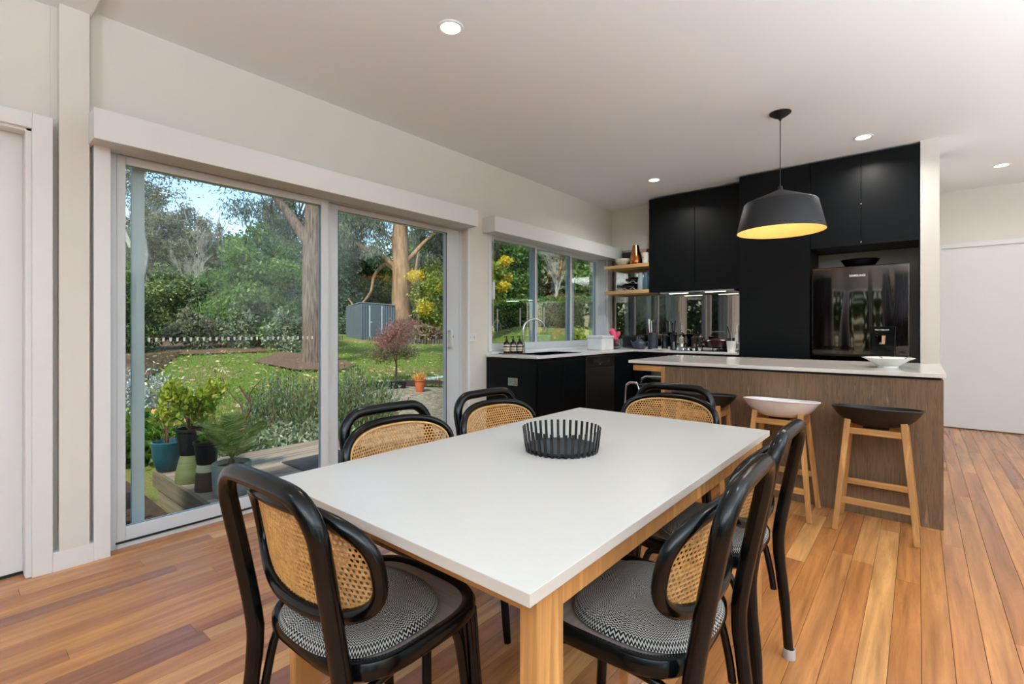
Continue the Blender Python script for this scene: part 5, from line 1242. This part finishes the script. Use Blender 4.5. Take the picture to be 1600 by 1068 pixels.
wallrib('side_wall', A_, L0, 1.95, 2.12); wallrib('front_wall', L0, B_, 2.12, 2.02)
C_ = A_+B_
MB().add([(A_.x, A_.y, 1.98), (-0.1, 0.0, 2.17), (B_.x+0.1, B_.y, 2.07), (C_.x, C_.y, 1.9), (A_.x, A_.y, 2.03), (-0.1, 0.0, 2.22), (B_.x+0.1, B_.y, 2.12), (C_.x, C_.y, 1.95)], [(0, 1, 2, 3), (7, 6, 5, 4), (0, 4, 5, 1), (1, 5, 6, 2), (2, 6, 7, 3), (3, 7, 4, 0)]).build('roof', shed_r, t)
dv = B_.normalized(); nv = Vector((dv.y, -dv.x, 0))
def onfront(s0, s1, z0, z1, th, nm, m):
    a = dv*s0+nv*(0.04); c_ = dv*s1+nv*(0.04); P = [a, c_, c_+nv*th, a+nv*th]; return MB().add([(p_.x, p_.y, z0) for p_ in P]+[(p_.x, p_.y, z1) for p_ in P], [(0, 3, 2, 1), (4, 5, 6, 7), (0, 1, 5, 4), (1, 2, 6, 5), (2, 3, 7, 6), (3, 0, 4, 7)]).build(nm, m, t)
Lf = B_.length
onfront(0.50, 0.56, 0.05, 2.0, 0.03, 'door_post', shed_t); onfront(1.30, 1.36, 0.05, 2.0, 0.03, 'door_post', shed_t); onfront(0.56, 1.30, 0.05, 1.98, 0.02, 'door', shed_m); onfront(0.60, 0.68, 1.0, 1.05, 0.05, 'handle', shed_t)
pl = MB(); 
for i in range(12): P = A_.lerp(L0, i/5.0) if i < 6 else L0.lerp(B_, (i-6)/5.0); pl.box((P.x-0.06, P.y-0.06, -0.35), (P.x+0.06, P.y+0.06, 0.0))
pl.build('stump_footing', shed_t, t)
# log edging stakes beyond the lawn
lg = MB()
for i in range(44):
    u = 530+i*4.2; tt_ = 27.2+0.4*math.sin(i*0.2); p = spot(u, tt_)
    if 536 < u < 575: continue
    lg.lathe([(0.06, -0.1), (0.06, 0.22+0.05*rt.random()), (0.03, 0.27)], tuple(p), 7)
o = lg.build('log_edging', plain('old_log', '#6b6258', 0.9)); o['kind'] = 'stuff'; tag(o, 'row of short log stakes edging the lawn below the shed', 'edging')
o = leaves('brush_pile', [(spot(662, 28.2).x, spot(662, 28.2).y, spot(662, 28.2).z+0.35, 1.0, 1.3, 0.75), (spot(642, 28.4).x, spot(642, 28.4).y, spot(642, 28.4).z+0.3, 0.9, 1.0, 0.5)], 3600, 0.26, leaf_mat('brush_leaf', [(0, '#5d4534'), (0.5, '#8a6b50'), (1, '#8f9460')], 0.1), None, 3)
tag(o, 'brown heap of cut branches right of the shed', 'brush pile')

# ------------------------------------------------------------------ trees
bark_r = plain('stringy_bark', '#4e3f36', 0.95, c2='#8a7364', scale=6, stretch=(5, 5, 0.35), bump=1.0, bscale=26, detail=6)
bark_s = plain('smooth_gum_bark', '#7a5a42', 0.7, c2='#ad8660', scale=2.4, stretch=(2, 2, 0.35), bump=0.3, bscale=14, detail=5)
bark_p = plain('pale_bark', '#b5aa9b', 0.8, c2='#9b9084', scale=4)
def gl(name, a, b_, c_, tr=0.3): return leaf_mat(name, [(0, a), (0.5, b_), (1, c_)], tr)
gumleaf = gl('leaf_gum', '#3f4a36', '#66705a', '#99a08a'); greenl = gl('leaf_green', '#41602a', '#64833c', '#93a658'); olive = gl('leaf_olive', '#565640', '#7d7a5c', '#a8a284'); darkg = gl('leaf_dark', '#2b3a20', '#455830', '#6b7a48'); yell = gl('leaf_wattle', '#c9a81e', '#e6c832', '#f2dc5a', 0.3); yg = gl('leaf_yellowgreen', '#66782c', '#8e9c40', '#b8b95c', 0.4); hedge_l = gl('leaf_hedge', '#26381c', '#42572c', '#6c7f44')
# stringybark gum beside the mulch
p = spot(489, 16.0); t = thing('gum_tree', 'big rough-barked gum tree just left of the door frame stile', 'tree', tuple(p))
MB().tube(bez([(0, 0, -0.3), (0.0, 0, 1.2), (0.02, 0.0, 3.2), (0.05, 0.05, 5.2), (0.1, 0.1, 9.0), (0.3, 0.3, 12)], 5), [0.42, 0.37, 0.35]+[0.33]*10+[0.31]*6+[0.26]*5+[0.2]*2, 18).build('trunk', bark_r, t, smooth=True)
rv = ray(480); lv = Vector((-CW, -SW, 0))  # leftwards across the view
def L_(s, z, dep=0.0): q = lv*s+Vector((-SW, CW, 0))*dep; return (q.x, q.y, z)
for pts, r in (((L_(0.1, 3.9), L_(0.7, 4.8), L_(1.3, 5.6), L_(2.2, 6.8)), 0.20), ((L_(0.0, 6.5), L_(-0.6, 7.8), L_(-1.6, 9.0)), 0.16)):
    MB().tube(bez(pts, 5), [r-(r*0.6)*i/(5*(len(pts)-1)) for i in range(5*(len(pts)-1)+1)], 12).build('branch', bark_r, t, smooth=True)
cr_ = [(*L_(1.3, 4.6, 1), 0.8, 0.8, 0.7), (*L_(2.2, 5.1, 0), 0.9, 0.9, 0.5), (*L_(1.8, 6.6), 1.8, 1.8, 1.2), (*L_(-1.4, 8.8), 2.2, 2.2, 1.5), (*L_(0.8, 3.8, 2), 0.6, 0.6, 0.6), (*L_(2.6, 7.6), 1.7, 1.7, 1.2)]
leaves('foliage', cr_, 16000, 0.16, gumleaf, t, 5, droop=0.5, shell=0.6)
# smooth gum by the shed
p = spot(627, 33.0); t = thing('gum_tree', 'tall smooth orange-barked gum tree beside the shed', 'tree', tuple(p))
MB().tube(bez([(0, 0, -0.3), (-0.05, 0, 2), (0.05, 0, 4.5), (-0.15, 0, 6.6), (0.1, 0, 9), (0.4, 0, 13)], 5), [0.85]+[0.72]*4+[0.62]*6+[0.56]*5+[0.5]*5+[0.36]*5, 20).build('trunk', bark_s, t, smooth=True)
for pts, r in (((L_(0.3, 4.6), L_(1.4, 5.5), L_(2.6, 6.0), L_(3.4, 6.9), L_(4.2, 7.6)), 0.24), ((L_(0.3, 6.5), L_(1.0, 6.9), L_(1.9, 7.8)), 0.14), ((L_(0.2, 4.2), L_(1.0, 4.9), L_(1.8, 4.2), L_(2.1, 3.0), L_(3.0, 2.0), L_(3.6, 2.6)), 0.15), ((L_(-0.3, 5.0), L_(-1.8, 6.6), L_(-3.2, 7.4), L_(-4.6, 8.0)), 0.17), ((L_(-0.4, 2.8), L_(-0.9, 4.2), L_(-1.2, 6.0)), 0.13)):
    MB().tube(bez(pts, 5), [r-(r*0.65)*i/(5*(len(pts)-1)) for i in range(5*(len(pts)-1)+1)], 10).build('branch', bark_s, t, smooth=True)
blb = []
for i in range(30):
    s = rt.uniform(-5.0, 5.2); z = rt.uniform(5.0, 10.5)
    if abs(s+0.0) < 0.9: dep = rt.uniform(1.2, 3.5)
    else: dep = rt.uniform(-2.2, 3.5)
    blb.append((*L_(s, z, dep), rt.uniform(0.7, 1.3), rt.uniform(0.7, 1.3), rt.uniform(0.6, 1.2)))
for s, z in ((4.4, 8.4), (5.6, 9.2), (3.4, 9.4), (5.2, 7.2), (6.2, 8.0), (2.4, 8.8)): blb.append((*L_(s, z, 1.5), 1.3, 1.3, 1.1))
leaves('foliage', blb, 42000, 0.26, gumleaf, t, 6, droop=0.9, shell=0.7)

def tree(name, label, u, tt_, R, z0, z1, n, size, m, trunk=None, tr=0.12, nb=9, aspect=2.2, up=0.0, droop=0.0, shell=0.45, group=None, seed=0, squash=1.0, limbs=True):
    """crown of nb lumps from height z0 to z1 (above its foot) and half-width R, on a forked trunk"""
    p = spot(u, tt_); t = thing(name, label, 'tree' if z1 > 2.4 else 'shrub', tuple(p), 0, group); r_ = random.Random(seed+int(u)); B = []
    for i in range(nb):
        f = (i+0.5)/nb; a = i*2.4; zz = z0+(z1-z0)*f; w_ = R*math.sin(PI*min(0.93, 0.2+0.72*f))**0.8; rr2 = w_*r_.uniform(0.25, 0.62)
        B.append((rr2*math.cos(a), rr2*math.sin(a), zz, w_*r_.uniform(0.42, 0.62), w_*r_.uniform(0.42, 0.62), (z1-z0)/nb*r_.uniform(1.3, 2.2)*squash))
    branchy(t, 'trunk', (0, 0, -0.3), (r_.uniform(-.3, .3)*R*0.3, 0, z0+(z1-z0)*0.45), tr, trunk or bark_d, 4 if limbs else 2, 0.6, 2, rr_=r_)
    leaves('foliage', B, n, size, m, t, aspect, up, droop, shell=shell); return t
FG = 'trees along the back of the lawn'
tree('leafy_tree', 'broad bright green bushy tree in the middle of the left glass panel', 402, 21.5, 2.6, 0.5, 5.0, 30000, 0.17, greenl, tr=0.14, nb=14, shell=0.55)
tree('leafy_tree', 'green shrubby tree low at the left of the glass panel', 268, 25, 2.6, 0.1, 3.2, 16000, 0.17, gl('leaf_olivegreen', '#4a5a30', '#6e7c44', '#98a068'), nb=8)
tree('leafy_tree', 'dark shrub beneath the tall trees left of the big green tree', 330, 24, 1.7, 0.0, 2.4, 9000, 0.16, darkg, nb=6)
tree('tall_gum', 'tall brownish gum tree farthest left through the glass', 232, 37, 2.7, 4.0, 9.4, 14000, 0.24, olive, trunk=bark_p, tr=0.2, nb=12, shell=0.6, aspect=3.2)
tree('tall_gum', 'tall brownish gum tree with pale forked trunks', 292, 39, 2.9, 3.8, 9.0, 15000, 0.25, olive, trunk=bark_p, tr=0.22, nb=14, shell=0.6, aspect=3.2)
tree('tall_gum', 'thin twiggy gum tree right of the pale forked one', 338, 42, 1.8, 4.0, 8.2, 5000, 0.24, olive, trunk=bark_p, tr=0.18, nb=9, shell=0.7, aspect=3.2)
tree('tall_gum', 'dark gum tree rising between the big bushy tree and the rough-barked trunk', 440, 30, 2.0, 3.6, 8.8, 15000, 0.22, gumleaf, tr=0.2, nb=10, droop=0.4, shell=0.6, aspect=4)
tree('tall_gum', 'high gum whose leafy twigs cross the top left of the glass', 205, 24, 3.2, 6.8, 10.5, 9000, 0.17, olive, trunk=bark_p, tr=0.2, nb=8, shell=0.7, aspect=3)
tree('leafy_tree', 'dark green tree directly behind the shed', 560, 37, 3.2, 0.3, 6.2, 17000, 0.24, darkg, tr=0.2, nb=11)
tree('leafy_tree', 'yellowish green tree behind the shed roof to the right', 598, 38, 1.8, 0.3, 5.2, 8000, 0.22, yg, tr=0.15, nb=8)
tree('leafy_tree', 'green tree left of the shed near the door stile', 528, 34, 2.4, 0.2, 6.5, 12000, 0.22, gl('leaf_bluegreen', '#3c4f3c', '#5e7458', '#8a9a78'), tr=0.15, nb=9)
def wattle(label, u, tt_, R, z1, n, z0=0.6):
    t = tree('wattle_tree', label, u, tt_, R, z0, z1, n, 0.2, yg, tr=0.1, nb=8); p = t.location; B = []
    for i in range(9): a = i*2.4; f = (i+.5)/9; rr2 = R*0.62*rt.uniform(.6, 1.1); B.append((rr2*math.cos(a), rr2*math.sin(a), z0+0.3+(z1-z0-0.3)*f, R*0.24, R*0.24, R*0.18))
    leaves('blossom', B, n//2, 0.15, yell, t, 1.6, shell=0.6); return t
wattle('yellow flowering wattle right of the orange-barked gum', 688, 33, 2.6, 4.8, 14000)
wattle('yellow flowering wattle at the left edge of the kitchen window', 765, 21, 1.15, 3.6, 5000, 2.1)
tree('leafy_tree', 'green tree behind the yellow wattle', 660, 40, 3.5, 0.3, 7.5, 12000, 0.27, greenl, tr=0.2, nb=10)
tree('leafy_tree', 'grey-green tree right of the shed gum, at the door jamb', 702, 36, 3.0, 0.3, 8.5, 14000, 0.26, gumleaf, tr=0.2, nb=10, droop=0.4)
for i, (u, tt_, R, z1, m) in enumerate(((760, 40, 4, 8.5, gumleaf), (812, 36, 3.6, 7.0, greenl), (852, 40, 3.6, 8.5, darkg), (895, 37, 3.4, 7.2, olive), (935, 34, 3.4, 7.6, greenl), (985, 38, 4.2, 8, darkg), (1040, 38, 4.2, 8, greenl))):
    tree('leafy_tree', ['grey-green tree far behind the kitchen window wattle', 'mid green tree above the hedge in the left window pane', 'dark tree above the hedge in the middle window pane', 'brownish tree behind the bare tree in the middle pane', 'green tree filling the right window pane', 'dark tree past the right edge of the kitchen window', 'green tree far past the right edge of the kitchen window'][i], u, tt_, R, 0.3, z1, 12000, 0.27, m, tr=0.2, nb=10)
def bare(label, u, tt_, h, seed):
    p = spot(u, tt_); t = thing('bare_tree', label, 'tree', tuple(p)); r_ = random.Random(seed)
    branchy(t, 'trunk', (0, 0, -0.2), (0.1, 0, h*0.55), 0.09, bark_p, 5, 0.62, 4, rr_=r_, seg=4)
bare('leafless pale-twigged tree behind the hedge in the middle window pane', 868, 26.5, 4.0, 3)
bare('leafless pale-twigged tree behind the hedge in the right window pane', 938, 26, 3.8, 5)
bare('leafless grey tree among the brownish gums on the left', 308, 36, 5.5, 8)
# hedge on its wire fence
hp0, hp1 = spot(778, 24.5), spot(1010, 21.5)
t = thing('clipped_hedge', 'clipped green hedge across the lawn outside the kitchen window', 'hedge', tuple(hp0)); d_ = hp1-hp0; B = []
for i in range(34): f = i/33; q = d_*f; B.append((q.x, q.y, q.z+0.75, 0.42, 0.42, 0.72))
leaves('foliage', B, 34000, 0.10, hedge_l, t, 1.8, shell=0.25)
B = [(d_.x*i/33, d_.y*i/33, d_.z*i/33+1.42, 0.5, 0.5, 0.2) for i in range(34)]
leaves('clipped_top', B, 12000, 0.10, greenl, t, 1.8, shell=0.25)
for i in range(7):
    f = i/6; q = d_*f+Vector((0.55*SW, -0.55*CW, 0)); MB().tube([(q.x, q.y, q.z-0.2), (q.x, q.y, q.z+1.15)], 0.035, 6).build('fence_post', plain('grey_post', '#8a8378', 0.9), t)
# raised garden bed with stones
p = spot(925, 15.2); t = thing('raised_bed', 'raised brick garden bed with plants outside the right window pane', 'garden bed', tuple(p)); brk = plain('bed_brick', '#96705e', 0.85, c2='#a98572', scale=3, kind='World')
for r_i in range(3):
    for k_ in range(6): 
        MB().box((-0.9+k_*0.3+0.1*(r_i % 2), -0.1, r_i*0.12), (-0.9+k_*0.3+0.285+0.1*(r_i % 2), 0.06, r_i*0.12+0.112)).build('brick', brk, t, bevel=0.006, bseg=1)
t.rotation_euler = (0, 0, YAW-0.6); leaves('foliage', [(-0.7, 0.4, 0.55, 0.3, 0.3, 0.35), (0.6, 0.5, 0.6, 0.35, 0.3, 0.4)], 900, 0.12, leafA, t, 2.4)
box('soil', (-0.9, 0.07, 0.0), (0.9, 1.2, 0.30), soil_m, t)
shrub('garden_shrub', 'low yellow-green plant by the raised bed', spot(903, 13.0), [(0, 0, 0.25, 0.35, 0.35, 0.3)], 900, 0.10, leafA)
shrub('garden_shrub', 'dark low plant under the left pane of the kitchen window', spot(776, 10.5), [(0, 0, 0.3, 0.5, 0.5, 0.4)], 1500, 0.10, hedge_l)
for i, (u, tt_) in enumerate(((905, 12.2), (918, 12.4), (930, 12.1), (942, 12.3))):
    p = spot(u, tt_); b = MB(); blob(b, (0, 0, 0), (0.22, 0.16, 0.12), 9, 6); t = tag(b.build('border_rock', plain('pale_rock', '#b3a892', 0.9, bump=0.6, bscale=20), smooth=True), ['leftmost', 'second', 'third', 'rightmost'][i]+' pale rock bordering the lawn by the raised bed', 'rock', 'pale border rocks outside the kitchen window'); t.location = p+Vector((0, 0, 0.06))
# understorey and the far wall of forest
for i, (u, tt_, R, z1) in enumerate(((196, 17, 1.6, 2.2), (300, 19, 1.2, 1.3), (372, 20, 1.0, 1.5), (446, 19.5, 1.0, 1.4), (470, 22, 1.4, 2.3))):
    tree('garden_shrub', ['dark rounded shrub at the left edge of the lawn', 'low shrub on the left mulch bed', 'low grey shrub in front of the big bushy tree', 'low shrub between the bushy tree and the rough gum', 'mid-height shrub behind the rough gum trunk'][i], u, tt_, R, 0.0, z1, 5000, 0.14, [darkg, olive, sage, sage, gumleaf][i], nb=5, tr=0.05)
tree('leafy_tree', 'tall dark tree closing the gap behind the right window pane', 910, 43, 4.2, 1.0, 9.0, 13000, 0.3, darkg, tr=0.2, nb=10)
for i in range(26):
    u = 120+i*38; tt_ = 50+6*math.sin(i*1.7); zz = 8.5 if u > 500 or u < 230 else 6.5
    tree('forest_tree', 'hazy green tree in the far wall of forest', u, tt_, 5.0, 0.2, zz+1.2*math.sin(i*2.3), 7000, 0.42, [olive, gumleaf, darkg, greenl][i % 4], nb=9, tr=0.25, group=FG, shell=0.4, limbs=False)
for i, (x, y) in enumerate(((-3.0, -13), (0.5, -15), (3.5, -13.5), (-7.0, -15), (15, 0), (15, 5), (14, -5), (7, -14), (-11, -10), (-14, -6), (-17, -2.5), (-10, -17), (-20, -9), (-13, -13), (-19, -15), (-15, -20), (-11, -23), (-19, -18), (-23, -23), (-8, -21), (-24, -14))):
    t = thing('garden_tree', 'tree behind the house, seen only in reflections', 'tree', (x, y, -0.45), 0, 'trees behind the house'); MB().tube([(0, 0, 0), (0.1, 0, 5)], [0.22, 0.15], 8).build('trunk', bark_p, t)
    if i > 14: t.scale = (1.9, 1.9, 1.9)
    leaves('foliage', [(0, 0, 3, 2.2, 2.2, 2.0), (1, 0.5, 5, 2, 2, 1.8), (-1, 0, 1.4, 1.8, 1.8, 1.3)], 2600, 0.4, [greenl, gumleaf][i % 2], t, 2.2)
